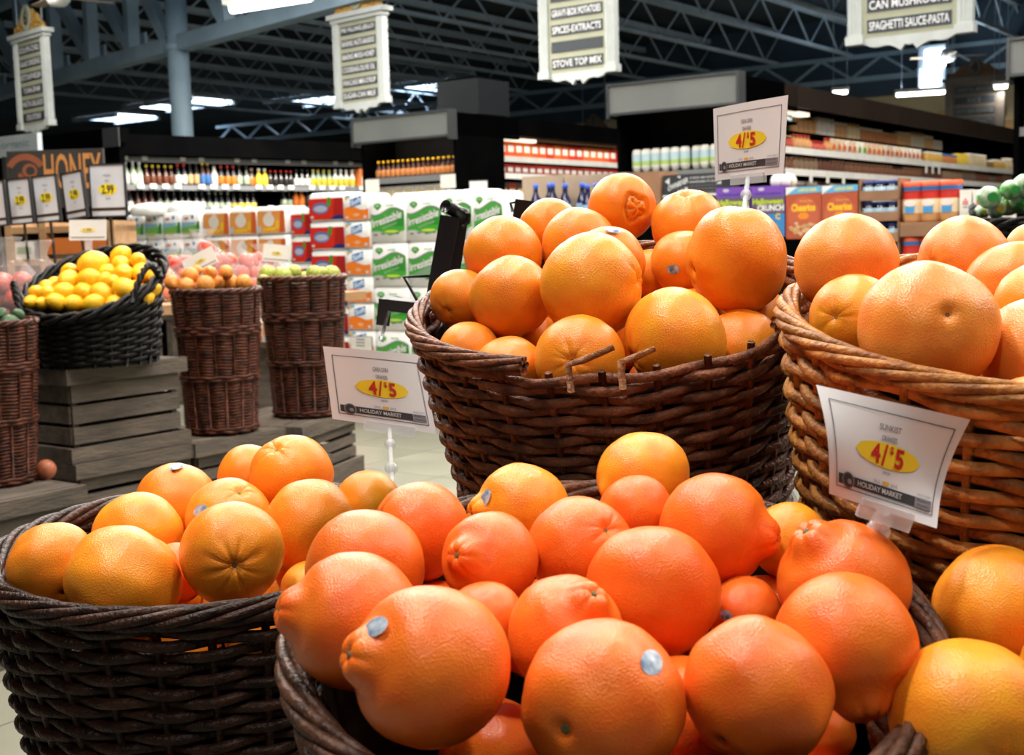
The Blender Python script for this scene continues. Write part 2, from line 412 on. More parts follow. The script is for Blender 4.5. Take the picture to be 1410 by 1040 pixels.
# ------------------------------------------------------------------ shelving runs
M_black = mat('black_laminate', (8, 8, 8), .9, (5, 5, 6), 3, spec=.0)
M_brown = mat('brown_laminate', (42, 32, 27), .6, (36, 27, 23), 2, spec=.1)
M_grey = mat('grey_fascia', (104, 108, 106), .5, (94, 98, 97), 2)
M_edge = mat('dark_metal_trim', (70, 74, 76), .4, metal=.4)
M_rail = mat('price_rail', (236, 234, 228), .5)
M_rail2 = mat('grey_price_rail', (120, 122, 124), .5)
M_pegb = mat('charcoal_back_panel', (28, 26, 27), .7, (22, 21, 22), 8, spec=.1)
EC = .82                                            # depth of an end display
def gondola(label, corner, rz, L, w, side_z, end_z, fascia, rail, endcap=True, canopy=.0, shelf_d=.42, top=2.38, mid=.19, tags=True, end_fill=0):
    """corner = front right corner on the floor; local x runs left to right to 0, y runs away; goods face +x on the long side, -y on the end"""
    g = thing('shelving_run', label, 'shelving', (corner[0], corner[1], 0), rz)
    y0 = EC if endcap else 0.0
    MB().box(-w / 2 - .02, -w / 2 + .02, y0, L, 0, top - .05).build('spine_panel', M_black, g)
    MB().box(-w + .05, -.03, y0, L, 0, .16).build('plinth', M_black, g)
    n = max(1, int(round((L - y0) / 2.3)))
    for k in range(n):
        a, b = y0 + (L - y0) * k / n, y0 + (L - y0) * (k + 1) / n
        MB().box(-.03, .0, a + .004, b - .004, top - mid, top).build('canopy_fascia', fascia, g)
    MB().box(-w / 2, -.03, y0, L, top - .05, top - .02).build('canopy_top', M_black, g)
    for z, d, r in side_z:
        s = MB().box(-w / 2 + .02, -w / 2 + .02 + d, y0 + .03, L - .02, z - .03, z).build('shelf', M_black, g)
        if r: MB().box(-w / 2 + .02 + d, -w / 2 + .034 + d, y0 + .03, L - .02, z - .04, z + .012).build('price_rail', r, s)
    MB().box(-w + .02, -.02, y0 - .02, y0 + .02, 0, top - .02).build('end_panel', M_black, g)
    MB().box(-w + .02, -.02, L - .03, L, 0, top - .02).build('end_panel', M_black, g)
    if canopy:
      if canopy == 1.0:
        MB().box(-.14, -.05, y0 + .1, y0 + .6, top - mid - .05, top - mid - .02).build('canopy_lamp', mat('canopy_lamp_glow', (255, 240, 215), .5, emit=1.2 if canopy == 1.0 else .4), g)
        for k in range(n):
            a, b = y0 + (L - y0) * k / n, y0 + (L - y0) * (k + 1) / n
            ld = bpy.data.lights.new('canopy_tube', 'AREA'); ld.shape = 'RECTANGLE'; ld.size = .06; ld.size_y = (b - a) * .9; ld.energy = LIGHT_CANOPY * canopy; ld.color = (1, .86, .68)
            lo = bpy.data.objects.new('canopy_tube', ld); COL.objects.link(lo); lo.parent = g; lo.location = (-.06, (a + b) / 2, top - mid - .06); lo.rotation_euler = (0, math.radians(-35), 0)
    if endcap:
        for x0, x1 in ((-w, -w + .03), (-.03, 0)): MB().box(x0, x1, 0.1, EC, 0, top - .01).build('end_side_panel', M_black, g)
        MB().box(-w + .03, -.03, .55, .58, 0, top - .05).build('end_back_panel', M_pegb, g)
        fa = MB().box(-w, 0, 0, .03, top - .2, top).build('end_fascia', M_grey, g)
        MB().box(-w - .01, .01, -.012, 0.04, top, top + .018).build('trim_strip', M_edge, fa)
        MB().box(-w - .01, .01, -.012, 0.04, top - .218, top - .2).build('trim_strip', M_edge, fa)
        for x0 in (-w - .02, 0): MB().box(x0, x0 + .02, -.015, .10, top - .24, top + .02).build('trim_post', M_edge, fa)
        MB().box(-.02, 0.0, .1, EC + .25, top - .2, top).build('return_fascia', M_black, g)
        MB().box(-w, 0, .03, EC, top - .04, top - .015).build('end_canopy', M_black, g)
        if end_fill:  # added light, hidden behind the fascia, to brighten the end bottles
            MB().box(-w + .1, -.1, .06, .1, top - .13, top - .105).build('end_fill_bar', mat('end_fill_glow', (255, 240, 215), .5, emit=1.0), g)
            ld = bpy.data.lights.new('end_fill_light', 'AREA'); ld.shape = 'RECTANGLE'; ld.size = w * .8; ld.size_y = .05; ld.energy = LIGHT_CANOPY * end_fill; ld.color = (1, .86, .68)
            lo = bpy.data.objects.new('end_fill_light', ld); COL.objects.link(lo); lo.parent = g; lo.location = (-w / 2, .08, top - .15); lo.rotation_euler = (math.radians(28), 0, 0)
        for z in end_z:
            s = MB().box(-w + .03, -.03, .14, .55, z - .03, z).build('end_shelf', M_black, g)
            MB().box(-w + .03, -.03, .125, .14, z - .045, z + .01).build('price_rail', M_rail2, s)
    return g
cA = Vector((1.656, 9.2, 0)); cB = Vector((-.495, 11.26, 0))
gA = gondola('long brown-canopied grocery shelves with grey end fascia, right of centre', cA, RZ, 8.6, 1.06, [(2.055, .36, None), (1.90, .45, M_rail), (1.73, .47, M_rail), (1.5, .47, M_rail), (1.2, .47, M_rail), (.8, .47, M_rail), (.4, .47, M_rail)], [1.72, 1.3, .9], M_brown, M_rail, canopy=1.0, mid=.165)
gB = gondola('black-canopied shelves of red boxes between the two grey end fascias', cB, RZ, 7.5, 1.12, [(2.02, .45, M_rail), (1.86, .47, M_rail), (1.6, .47, M_rail), (1.3, .47, M_rail), (.9, .47, M_rail), (.5, .47, M_rail)], [1.84, 1.58, 1.3, .9], M_black, M_rail, canopy=1.0, mid=.16, end_fill=1.2)
c1, c2 = Vector((-3.78, 12.5, 0)), Vector((-1.45, 14.68, 0))
rzC = math.atan2((c2 - c1).y, (c2 - c1).x) - math.pi / 2
gC = gondola('black shelves of sauce bottles under a plain black header, left', c1, rzC, 5.6, 1.06, [(2.16, .36, M_rail2), (1.88, .45, M_rail2), (1.66, .45, M_rail2), (1.4, .45, M_rail), (1.0, .45, M_rail), (.6, .45, M_rail)], [], M_black, M_rail, endcap=False, canopy=.45, mid=.2)
cD = cA + AX * 2.96 - AU * .12
gD = gondola('black end of a shelving run at the right edge of the picture', cD, RZ, 4.0, 1.06, [(1.9, .45, M_rail)], [1.85, 1.55, 1.2], M_black, M_rail, mid=.2)
# cased column by run B, black end run on the left
t = thing('cased_column', 'dark square column casing rising behind the grey fascia', 'column', at(652, 140, 12.1)[:2] + (0,), RZ)
MB().box(-.19, .19, -.19, .19, 0, 2.75).build('shaft', M_black, t)
MB().box(-.24, .24, -.24, .24, 2.40, 2.72).build('cap', mat('slate_paint', (24, 28, 31), .8, spec=.1), t)
p = at(168, 300, 12.15)
t = thing('end_cabinet', 'plain black shelving end standing behind the honey sign', 'shelving', (p.x, p.y, 0), RZ)
MB().box(-2.4, 0.02, 0, .06, 0, 2.26).build('body', M_black, t)
MB().box(-2.45, .06, -.05, .09, 2.26, 2.4).build('header', M_black, t)
MB().box(-.12, .12, -.06, -.05, 2.22, 2.40).build('bracket', M_edge, t).location = (-.02, 0, 0)

# ------------------------------------------------------------------ small goods
def bottle(name, h, r, body, label, cap, shape='sauce', n=10):
    if shape == 'sauce':
        pr = [(r * .95, 0), (r, .02 * h), (r, .12 * h), (r * 1.02, .125 * h), (r * 1.02, .5 * h), (r, .505 * h), (r * .9, .6 * h), (r * .42, .76 * h), (r * .38, .88 * h), (r * .44, .885 * h), (r * .44, h)]
        ms = [body, body, body, label, body, body, body, body, cap, cap]
    elif shape == 'jar':
        pr = [(r * .95, 0), (r, .04 * h), (r, .14 * h), (r * 1.01, .15 * h), (r * 1.01, .66 * h), (r, .67 * h), (r * .95, .76 * h), (r * .86, .8 * h), (r * .92, .805 * h), (r * .92, h)]
        ms = [body, body, label, label, body, body, body, cap, cap]
    else:                                             # squeeze bottle standing on its cap
        pr = [(r * .62, 0), (r * .62, .1 * h), (r * .75, .12 * h), (r, .3 * h), (r * 1.02, .34 * h), (r * 1.02, .52 * h), (r * 1.02, .8 * h), (r, .84 * h), (r * .9, .95 * h), (r * .6, h)]
        ms = [cap, body, body, body, label[0], label[1], body, body, body]
        if False: pass
    mb = MB().lathe(pr, n, None, ms)
    return mb.mesh(name)
def carton(name, w, d, h, mats, deco=None):
    mb = MB().box(-w / 2, w / 2, -d / 2, d / 2, 0, h, mats)
    if deco: deco(mb, w, d, h)
    return mb.mesh(name)
def put(name, me, p, rz, label, cat, group):
    o = obj(name, me); o.location = p; o.rotation_euler = (0, 0, rz)
    return tag(o, label, cat, group)
def on(g, x, y, z):
    return Matrix.Translation(g.location) @ Matrix.Rotation(g.rotation_euler.z, 4, 'Z') @ Vector((x, y, z))
glassbrown = mat('brown_glass', (70, 34, 20), .15, spec=.6); glassdark = mat('dark_glass', (26, 22, 20), .12, spec=.6)
cl_w, cl_y, cl_r, cl_g, cl_b, cl_o = flat((232, 230, 222)), flat((222, 198, 60)), flat((205, 44, 30)), flat((80, 140, 60)), flat((60, 110, 170)), flat((224, 120, 40))
cl_k, cl_t, cl_lg, cl_br = flat((30, 28, 28)), flat((206, 170, 120)), flat((170, 185, 160)), flat((110, 60, 36))
def front_patch(c, z0=.2, z1=.8, c2=None):
    def f(mb, w, d, h):
        face(mb, [(-w * .36, h * z0), (w * .36, h * z0), (w * .36, h * z1), (-w * .36, h * z1)], -d / 2 - .001, c)
        if c2: face(mb, disc2(0, h * (z0 + z1) / 2, w * .22, h * .16, 10), -d / 2 - .002, c2)
    return f
RB = math.pi / 2
# run C, upper shelf: bottle runs (colour body, label, cap, count, height)
def bottle_row(g, y, z, x, specs, shelf, gap=1.08):
    for body, label, cap, cnt, h, r, desc in specs:
        me = bottle('bottle', h, r, body, label, cap)
        for k in range(cnt):
            put('sauce_bottle', me, on(g, x + random.uniform(-.01, .01), y + r, z), g.rotation_euler.z + RB, desc + (', ' + nth(k) + ' such from left, ' if cnt > 1 else ', ') + shelf, 'bottle', 'bottles, ' + shelf)
            y += 2 * r * gap
    return y
sh = 'upper bottle shelf'
xs = -.53 + .02 + .36
y = bottle_row(gC, .06, 1.88, xs, [
    (cl_lg, cl_w, cl_w, 4, .245, .034, 'white-capped bottle with pale label'), (glassbrown, cl_br, cl_y, 5, .215, .032, 'yellow-capped brown bottle'),
    (glassdark, cl_w, cl_r, 2, .235, .034, 'red-capped dark bottle with white label'), (glassdark, cl_t, cl_k, 2, .25, .031, 'dark bottle with a tan label'),
    (glassbrown, cl_b, cl_y, 2, .255, .032, 'brown bottle with blue label and yellow cap'), (cl_w, cl_w, cl_k, 1, .24, .036, 'white bottle with a black cap'),
    (glassdark, cl_o, cl_r, 3, .225, .034, 'red-capped dark bottle with orange label'), (glassdark, cl_lg, cl_k, 2, .24, .036, 'dark bottle with a green-grey label'),
    (glassbrown, cl_o, cl_t, 1, .2, .034, 'brown bottle with an orange label'), (cl_y, cl_y, cl_w, 2, .2, .038, 'white-capped yellow mustard bottle'),
    (glassdark, cl_k, cl_r, 5, .185, .03, 'small red-capped dark bottle'), (glassdark, cl_w, cl_k, 3, .2, .034, 'black-capped bottle with white label'),
    (cl_lg, cl_y, cl_y, 4, .2, .034, 'yellow-capped bottle with yellow label'), (cl_w, cl_y, cl_w, 4, .205, .036, 'white-capped bottle with yellow label')], sh)
for k in range(9):
    cc = [(214, 120, 60), (214, 120, 60), (150, 190, 200), (226, 160, 60), (200, 180, 90), (232, 196, 170), (226, 200, 180), (220, 190, 150), (226, 190, 160)][k]
    me = carton('sauce_carton', .16, .2, .215, flat(cc), front_patch(flat((236, 214, 190)), .15, .6, cl_o))
    put('meal_carton', me, on(gC, xs - .02, y + .09, 1.88), rzC + RB, ['orange carton first right of the yellow-labelled bottles', 'orange carton second right of the yellow-labelled bottles', 'pale blue carton among the orange ones on the bottle shelf', 'amber carton right of the pale blue one', 'olive yellow carton on the upper bottle shelf', 'pink-white carton left of the paired cream ones', 'cream carton in the middle of the right end group', 'tan carton second from the right shelf end', 'pinkish tan carton last on the upper bottle shelf'][k], 'carton', 'cartons at the right of the upper bottle shelf')
    y += .172
sh = 'lower bottle shelf'
bottle_row(gC, .08, 1.605, xs, [
    (glassdark, cl_w, cl_r, 2, .25, .036, 'red-capped dark bottle'), (glassbrown, cl_br, cl_k, 3, .24, .036, 'brown bottle with brown label'), (glassdark, cl_lg, cl_k, 2, .25, .038, 'black bottle with grey-green label'),
    (glassdark, cl_w, cl_k, 5, .25, .038, 'black bottle with white label'), (glassdark, cl_lg, cl_lg, 4, .23, .034, 'grey-capped dark bottle'), (glassdark, cl_y, cl_k, 4, .22, .036, 'dark bottle with yellow-green label')], sh)
bottle_row(gC, 1.95, 1.66, xs, [(glassdark, cl_lg, cl_k, 2, .18, .036, 'short dark bottle with grey label'), (cl_o, cl_o, cl_r, 2, .21, .036, 'orange-red sauce bottle'), (glassdark, cl_k, cl_k, 2, .2, .034, 'small black bottle'),
    (glassdark, cl_y, cl_k, 2, .19, .034, 'small dark bottle with yellow label'), (cl_y, cl_b, cl_k, 3, .2, .036, 'bottle with blue and yellow label'), (cl_lg, cl_w, cl_w, 9, .18, .038, 'pale grey bottle')], 'lower bottle shelf at right')
for k in range(22):
    for zz in (1.856, 1.636):
        if (k * 7 + int(zz * 100)) % 5 == 0: continue
        o = MB().box(0, .003, -.035, .035, 0, .045).build('shelf_tag', cl_w, gC); o.location = (-.53 + .034 + .021 + .45 - .0, .12 + k * .135, zz)
for k in range(14):                                    # tiny tags along the top rail
    if k % 3 == 2: continue
    o = MB().box(-.004, .0, -.03, .03, 0, .035).build('shelf_tag', cl_w, gC); o.location = (-.53 + .06 + .36, .15 + k * .21, 2.14)

# run B: red and orange boxes
def box_row(g, y, y1, z, x, w, h, cols, desc, shelf, cat='box', patch=None):
    protos = {}; num = 0
    while y < y1:
        num += 1; c = cols[int(random.random() * len(cols))]
        if c not in protos: protos[c] = carton('goods_box', w, .12, h, flat(c), patch)
        put('grocery_box', protos[c], on(g, x, y + w / 2, z), g.rotation_euler.z + RB, desc + ', ' + nth(num - 1) + ' from left', cat, desc.split(',')[0])
        y += w * 1.06
xb = -.56 + .02 + .45 - .07
box_row(gB, EC + .05, 4.6, 2.02, xb, .125, .155, [(226, 92, 30), (210, 50, 24), (230, 110, 40)], 'red-orange box, bright top row under the black canopy', 'run B top', patch=front_patch(cl_w, .35, .75))
box_row(gB, 4.65, 7.4, 2.02, xb, .125, .15, [(226, 180, 70), (230, 196, 90)], 'yellow box, bright top row under the black canopy', 'run B top', patch=front_patch(cl_w, .3, .8, cl_o))
box_row(gB, EC + .05, 7.4, 1.86, xb, .115, .1, [(150, 34, 22), (170, 50, 26)], 'low dark red box, second row under the black canopy', 'run B middle', patch=front_patch(cl_w, .3, .7))
box_row(gB, EC + .05, 7.4, 1.60, xb, .13, .19, [(90, 34, 24), (110, 44, 28), (70, 50, 48)], 'dark maroon box, third row under the black canopy', 'run B low', patch=front_patch(cl_t, .4, .7))
for k in range(3):
    o = carton('wide_case', .15, .2, .07, mat('kraft_card', (150, 112, 84), .8, (136, 100, 74), 6))
for k, (y, w) in enumerate(((EC + .1, 2.0), (EC + 2.2, 2.1), (EC + 4.4, 2.1))):
    t = MB().box(-.16, .0, 0, w, 0, .06).build('overstock_tray', mat('kraft_card', (150, 112, 84), .8, (136, 100, 74), 6), None)
    t.location = on(gB, -.06, y, 2.185); t.rotation_euler = (0, 0, RZ)
    tag(t, 'flat brown cardboard tray above the red boxes, ' + ['first by the black column', 'second in the middle', 'third toward the far end'][k], 'tray', 'cardboard trays above the red boxes')
    o = MB().box(-.02, .0, .05, w - .05, -.012, 0).build('tray_lip', M_black, t)
# hot sauce bottles and boxes on end B
amber = flat((170, 84, 30))
me = bottle('bottle', .17, .028, glassbrown, flat((214, 140, 80)), flat((240, 190, 20)))
for k in range(16):
    put('hot_sauce_bottle', me, on(gB, -1.12 + .1 + k * .060, .22, 1.84), RZ, 'brown hot sauce bottle with bright yellow cap, ' + nth(k) + ' from left', 'bottle', 'yellow-capped bottles on the end display')
for k in range(8):
    def deco(mb, w, d, h):
        face(mb, [(-w * .4, h * .45), (w * .2, h * .45), (w * .4, h * .85), (-w * .4, h * .85)], -d / 2 - .001, flat((206, 190, 140)))
        face(mb, disc2(0, h * .22, w * .3, h * .16, 10), -d / 2 - .001, flat((150, 110, 104)))
    me = carton('cream_carton', .115, .12, .19, flat((222, 214, 210)), deco)
    put('cream_carton', me, on(gB, -1.12 + .12 + k * .122, .25, 1.58), RZ, 'cream carton with beige panel under the yellow-capped bottles, ' + nth(k) + ' from left', 'carton', 'cream cartons on the end display')
for k, x in enumerate((-1.0, -.1)):
    t = thing('shelf_card', ['white shelf card at the left end below the yellow-capped bottles', 'white shelf card at the right end below the yellow-capped bottles'][k], 'card', on(gB, x, .10, 1.72), RZ)
    MB().box(-.085, .085, -.004, .0, 0, .12).build('card', cl_w, t)
    MB().box(-.02, .02, .0, .02, .05, .11).build('clip', M_edge, t)
# white notice on the black column block
p = at(659, 262, 10.9)
t = thing('notice_card', 'small white notice card with a yellow spot on the black end panel', 'notice', p, RZ + .5)
MB().box(-.075, .075, -.006, 0, -.08, .075).build('card', cl_w, t)
m = MB(); face(m, disc2(0, .0, .03, .012, 12), -.008, cl_y); face(m, [(-.07, -.075), (.07, -.075), (.07, -.06), (-.07, -.06)], -.008, cl_k); m.build('print', None, t)
MB().box(-.08, .08, .0, .012, -.085, .085).build('frame', M_edge, t)

# run A end: mayonnaise squeeze bottles
me = bottle('bottle', .19, .04, cl_w, (flat((176, 204, 120)), flat((186, 214, 224))), cl_w, 'squeeze')
me2 = bottle('bottle', .19, .04, cl_w, (flat((176, 204, 120)), flat((186, 214, 224))), flat((40, 160, 60)), 'squeeze')
for k in range(11):
    put('squeeze_bottle', me if k < 5 else me2, on(gA, -1.06 + .12 + k * .083, .2 + (.03 if k == 6 else 0), 1.72), RZ, 'white squeeze bottle on the end shelf, ' + nth(k) + ' from left', 'bottle', 'white squeeze bottles on the end display')
# run A long side
random.seed(11)
xa = -.53 + .02 + .45 - .07
palette = [(214, 190, 150), (200, 150, 90), (226, 220, 206), (190, 200, 140), (216, 170, 110), (180, 110, 60), (206, 196, 170)]
def jar_row(g, y, y1, z, x, h, r, cols, caps, desc, shelf, shape='jar', gap=1.1):
    protos = {}; num = 0
    while y < y1:
        run = random.randint(3, 5); c = random.choice(cols); cp = random.choice(caps)
        key = (c, cp)
        if key not in protos: protos[key] = bottle('jar', h * random.uniform(.72, 1.12), r, flat(c), flat(tuple(min(255, v * .85 + 26) for v in c)), flat(cp), shape, 8)
        for k in range(run):
            put('grocery_jar', protos[key], on(g, x, y + r, z), g.rotation_euler.z + RB, desc + ', ' + nth(num) + ' from left', 'jar', shelf); num += 1
            y += 2 * r * gap
            if y > y1: break
jar_row(gA, EC + .08, 2.0, 1.90, xa + .02, .118, .036, [(200, 140, 80), (90, 140, 50), (180, 60, 40)], [(190, 40, 40), (226, 190, 120)], 'slim jar, near end of the bright upper shelf at right', 'upper shelf jars of the right run, near end', 'sauce', 1.02)
def bag_mesh(w, h, c, c2):
    mb = MB().lathe([(w * .5, 0), (w * .55, h * .1), (w * .55, h * .55), (w * .4, h * .85), (w * .46, h)], 8, flat(c))
    mb.v = [(x, y * .5, z) for x, y, z in mb.v]
    face(mb, disc2(0, h * .45, w * .3, h * .22, 8), -w * .29, flat(c2))
    return mb.mesh('snack_bag')
y = 2.05
bags = [bag_mesh(.13, .125, a, b) for a, b in (((222, 214, 200), (200, 90, 50)), ((230, 226, 210), (120, 170, 80)), ((216, 190, 160), (220, 110, 50)))]
while y < 4.4:
    put('snack_bag', random.choice(bags), on(gA, xa, y, 1.90), RZ + RB, 'pale snack pouch, bright upper shelf at right, ' + nth(int(round((y - 2.05) / .12))) + ' from left', 'bag', 'snack pouches on the right run')
    y += .12
jar_row(gA, 4.45, 8.4, 1.90, xa + .02, .13, .045, [(206, 160, 60), (190, 110, 40), (216, 196, 150), (220, 190, 50), (120, 90, 40)], [(230, 200, 60), (220, 216, 206), (60, 110, 180)], 'jar, far end of the bright upper shelf at right', 'upper shelf jars of the right run, far end')
jar_row(gA, 1.4, 5.2, 2.055, -.53 + .32, .135, .045, palette, [(224, 216, 196), (196, 150, 90)], 'tall jar, recessed top shelf under the brown canopy', 'top shelf jars of the right run')
jar_row(gA, EC + .06, 8.3, 1.73, xa + .02, .13, .045, [(90, 42, 22), (110, 60, 30), (130, 100, 70), (96, 76, 62)], [(40, 26, 20), (130, 96, 70)], 'brown jar, second shelf under the brown canopy', 'second shelf jars of the right run')
jar_row(gA, EC + .06, 7.0, 1.50, xa + .02, .16, .04, [(150, 80, 50), (200, 180, 160), (130, 70, 40)], [(220, 210, 196), (90, 50, 30)], 'jar, shaded third shelf under the brown canopy', 'third shelf jars of the right run')
for k, y in enumerate((EC + .18, EC + .55, EC + .9, EC + 1.25, 4.3, 4.5, 4.7)):
    o = MB().box(0, .003, -.03, .03, -.09, 0).build('hanging_shelf_tag', cl_w, gA); o.location = (-.53 + .04 + .45 + (.02 if k < 4 else 0), y, 1.73 if k < 4 else 1.88)
put('shelf_top_box', carton('box', .3, .1, .07, flat((150, 190, 210)), front_patch(cl_w, .2, .8)), on(gA, xa, EC + .17, 2.115), RZ + RB, 'pale blue box on top at the near end of the right run', 'box', None)
o = MB().box(-.06, .06, EC + .03, EC + .4, 2.09, 2.115).build('shelf_riser', M_black, gA); o.location = (xa, 0, 0)
for k in range(2):
    put('spread_carton', carton('box', .12, .1, .12, flat((206, 170, 120)), front_patch(flat((50, 100, 180)), .3, .9)), on(gD, -1.06 + .1 + k * .14, .26, 1.85), RZ, ['tan and blue carton at the left on the black shelf, right edge', 'tan and blue carton beside it on the black shelf, right edge'][k], 'carton', None)

# ------------------------------------------------------------------ aisle signs
M_sgn = mat('sign_white', (190, 196, 194), .6); M_sgnc = mat('sign_cream', (168, 170, 146), .7); M_slate = mat('slate_panel', (50, 57, 63), .6)
M_gold = mat('gold_scroll', (206, 166, 84), .45, (176, 132, 60), 20); M_let = flat((236, 238, 238)); M_dk = flat((60, 50, 46))
def aisle_sign(label, p, rz, w, h, rows, num, dim=1.0):
    s = thing('aisle_sign', label, 'aisle sign', p, rz, 'hanging aisle signs')
    ws, wc, sl, gd = M_sgn, M_sgnc, M_slate, M_gold
    if dim < 1: ws, wc, sl, gd = mat('dim_sign_grey', (120, 112, 104), .7), mat('dim_sign_taupe', (110, 102, 94), .7), M_slate, mat('dim_sign_bronze', (122, 92, 66), .7)  # darker copies of the sign colours stand in for dim light
    body = MB().box(-w / 2 + .04 * w, w / 2 - .04 * w, -.02, .02, 0, h).build('board', wc, s)
    pw = .115 * w
    for sx in (-1, 1):
        x = sx * (w / 2 - pw / 2)
        q = MB().box(x - pw / 2, x + pw / 2, -.045, .045, 0.0, h).build('pilaster', ws, s)
        for k in (-1, 0, 1): MB().box(x + k * pw * .27 - pw * .05, x + k * pw * .27 + pw * .05, -.052, -.045, .06, h - .02).build('flute_rib', ws, q)
        MB().box(x - pw * .65, x + pw * .65, -.06, .06, -.05, .03).build('foot_block', ws, q)
    MB().box(-w / 2 - .02, w / 2 + .02, -.06, .06, h, h + .05).build('cornice', ws, s)
    MB().box(-w / 2 - .06, w / 2 + .06, -.09, .09, h + .05, h + .11).build('cornice', ws, s)
    # scalloped skirt
    m = MB(); n = 24; top = 0; prof = []
    for i in range(n + 1):
        u = i / n * 2 - 1; z = -.05 - .09 * (math.cos(u * math.pi) * .5 + .5) - .025 * math.cos(u * 2.6 * math.pi)
        if abs(u) < .1: z += .07
        prof.append((u * (w / 2 - pw * 1.0), z))
    for i in range(n):
        (x0, z0), (x1, z1) = prof[i], prof[i + 1]
        for yy in (-.022, .022): m.poly([(x0, yy, z0), (x1, yy, z1), (x1, yy, .0), (x0, yy, .0)] if yy < 0 else [(x1, yy, z1), (x0, yy, z0), (x0, yy, 0), (x1, yy, 0)])
        m.poly([(x0, -.022, z0), (x0, .022, z0), (x1, .022, z1), (x1, -.022, z1)])
    m.build('scalloped_skirt', ws, s)
    n = len(rows); rh = (h - .04) / n; lw = w - 2 * pw - .09 * w
    for k, txt in enumerate(rows):
        z = h - .03 - rh * (k + .5)
        pnl = MB().box(-lw / 2, lw / 2, -.03, -.02, z - rh * .32, z + rh * .32).build('text_panel', sl, s)
        if txt:
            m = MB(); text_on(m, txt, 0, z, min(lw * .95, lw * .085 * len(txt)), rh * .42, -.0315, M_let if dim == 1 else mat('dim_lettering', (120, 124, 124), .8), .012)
            m.build('lettering', None, pnl)
    # crest: gilded scroll with an oval number
    m = MB(); N = 28; pts = []
    for i in range(N + 1):
        u = i / N * 2 - 1; z = .30 * (1 - abs(u) ** 1.6) + .035 * abs(math.sin(u * 9)); pts.append((u * w * .46, z))
    for i in range(N):
        (x0, z0), (x1, z1) = pts[i], pts[i + 1]; zb = h + .11
        m.poly([(x0, -.03, zb), (x1, -.03, zb), (x1, -.03, zb + z1), (x0, -.03, zb + z0)]); m.poly([(x1, .03, zb), (x0, .03, zb), (x0, .03, zb + z0), (x1, .03, zb + z1)])
        m.poly([(x0, -.03, zb + z0), (x1, -.03, zb + z1), (x1, .03, zb + z1), (x0, .03, zb + z0)])
    cr = m.build('crest', gd, s)
    for k in range(8):
        a = (k - 3.5) / 3.5
        if abs(a) > .2: MB().tube([(a * w * .36 + .05 * math.cos(q), -.035, h + .17 + .10 * (1 - abs(a)) + .035 * math.sin(q)) for q in [j * .9 for j in range(6)]], .012, 5).build('scroll', gd, cr)
    zc = h + .30
    m = MB(); m.lathe([(.0, .0), (.155, .0), (.155, .03), (.13, .035), (.12, .025), (0, .025)], 24); m.v = [(x * .85, -.03 - z, zc + y * 1.15) for x, y, z in m.v]
    m.f = [tuple(reversed(f)) for f in m.f]
    md = m.build('medallion', wc, s)
    m = MB(); text_on(m, num, 0, zc, .12, .2, -.062, M_dk, .02); m.build('number', None, md)
    for sx in (-1, 1): MB().tube([(sx * w * .4, 0, h + .1), (sx * w * .4, 0, 6.3 - p[2])], .008, 5).build('hanger_rod', M_steel2, s)
    return s
z0 = 3.05
def sgn(px, d): 
    q = at(px, 100, d); return (q.x, q.y, z0)
aisle_sign('white pillared aisle sign ending in stove top mix, top middle', sgn(797, 14.1), RZ, .97, 1.12, ['ORIENTAL-MEXICAN', 'RICE', 'GRAVY-BOX POTATOES', 'SPICES-EXTRACTS', '', 'STOVE TOP MIX'], '4')
aisle_sign('white pillared aisle sign for spaghetti sauce and pasta, top right', sgn(1252, 12.1), RZ, 1.16, 1.2, ['CAN VEGETABLES', 'CAN BEANS', 'CAN TOMATOES', 'CAN FRUIT', 'CAN MUSHROOMS', 'SPAGHETTI SAUCE-PASTA'], '3')
aisle_sign('white aisle sign numbered five listing baking goods', sgn(497, 16.5), RZ - .12, .97, 1.02, ['PIE FILLING-JELLO', 'BAKING NUTS-RAISINS', 'BAKING MIXES-HONEY', 'COOKING-OLIVE OIL', 'PANCAKE MIX-SYRUP', 'SUGAR-CAN MILK'], '5')
aisle_sign('white aisle sign numbered six in the top left corner', sgn(45, 18.2), RZ - .16, .98, 1.16, ['SOUPS-CHILI', 'SALAD DRESSING', 'KETCHUP-RELISH', 'TUNA-SPAM', 'PASTA SALADS', 'CROUTONS'], '6')
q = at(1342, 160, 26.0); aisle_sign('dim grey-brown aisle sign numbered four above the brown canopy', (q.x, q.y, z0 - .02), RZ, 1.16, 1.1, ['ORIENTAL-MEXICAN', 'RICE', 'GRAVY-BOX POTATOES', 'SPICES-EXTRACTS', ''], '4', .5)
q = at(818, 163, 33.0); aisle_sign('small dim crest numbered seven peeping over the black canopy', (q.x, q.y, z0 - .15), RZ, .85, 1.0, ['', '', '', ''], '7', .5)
# ceiling fans
def fan(label, p, rz):
    t = thing('ceiling_fan', label, 'ceiling fan', p, rz, 'ceiling fans')
    MB().lathe([(.02, .3), (.12, .26), (.16, .16), (.16, .06), (.1, .0), (.0, -.02)], 16, M_white).build('motor', None, t)
    MB().tube([(0, 0, .28), (0, 0, 6.3 - p[2])], .02, 8).build('downrod', M_steel2, t)
    for k in range(4):
        b = MB().box(.14, .75, -.075, .075, .0, .012).build('blade', mat('fan_blade', (150, 130, 110), .5), t)
        b.rotation_euler = (.14, 0, k * math.pi / 2 + .5); b.location = (0, 0, .1)
fan('ceiling fan with pale blades at the top left near sign six', at(80, 8, 17.0), .2)
fan('small ceiling fan below the spaghetti sauce sign', at(1305, 85, 27.0), .9)

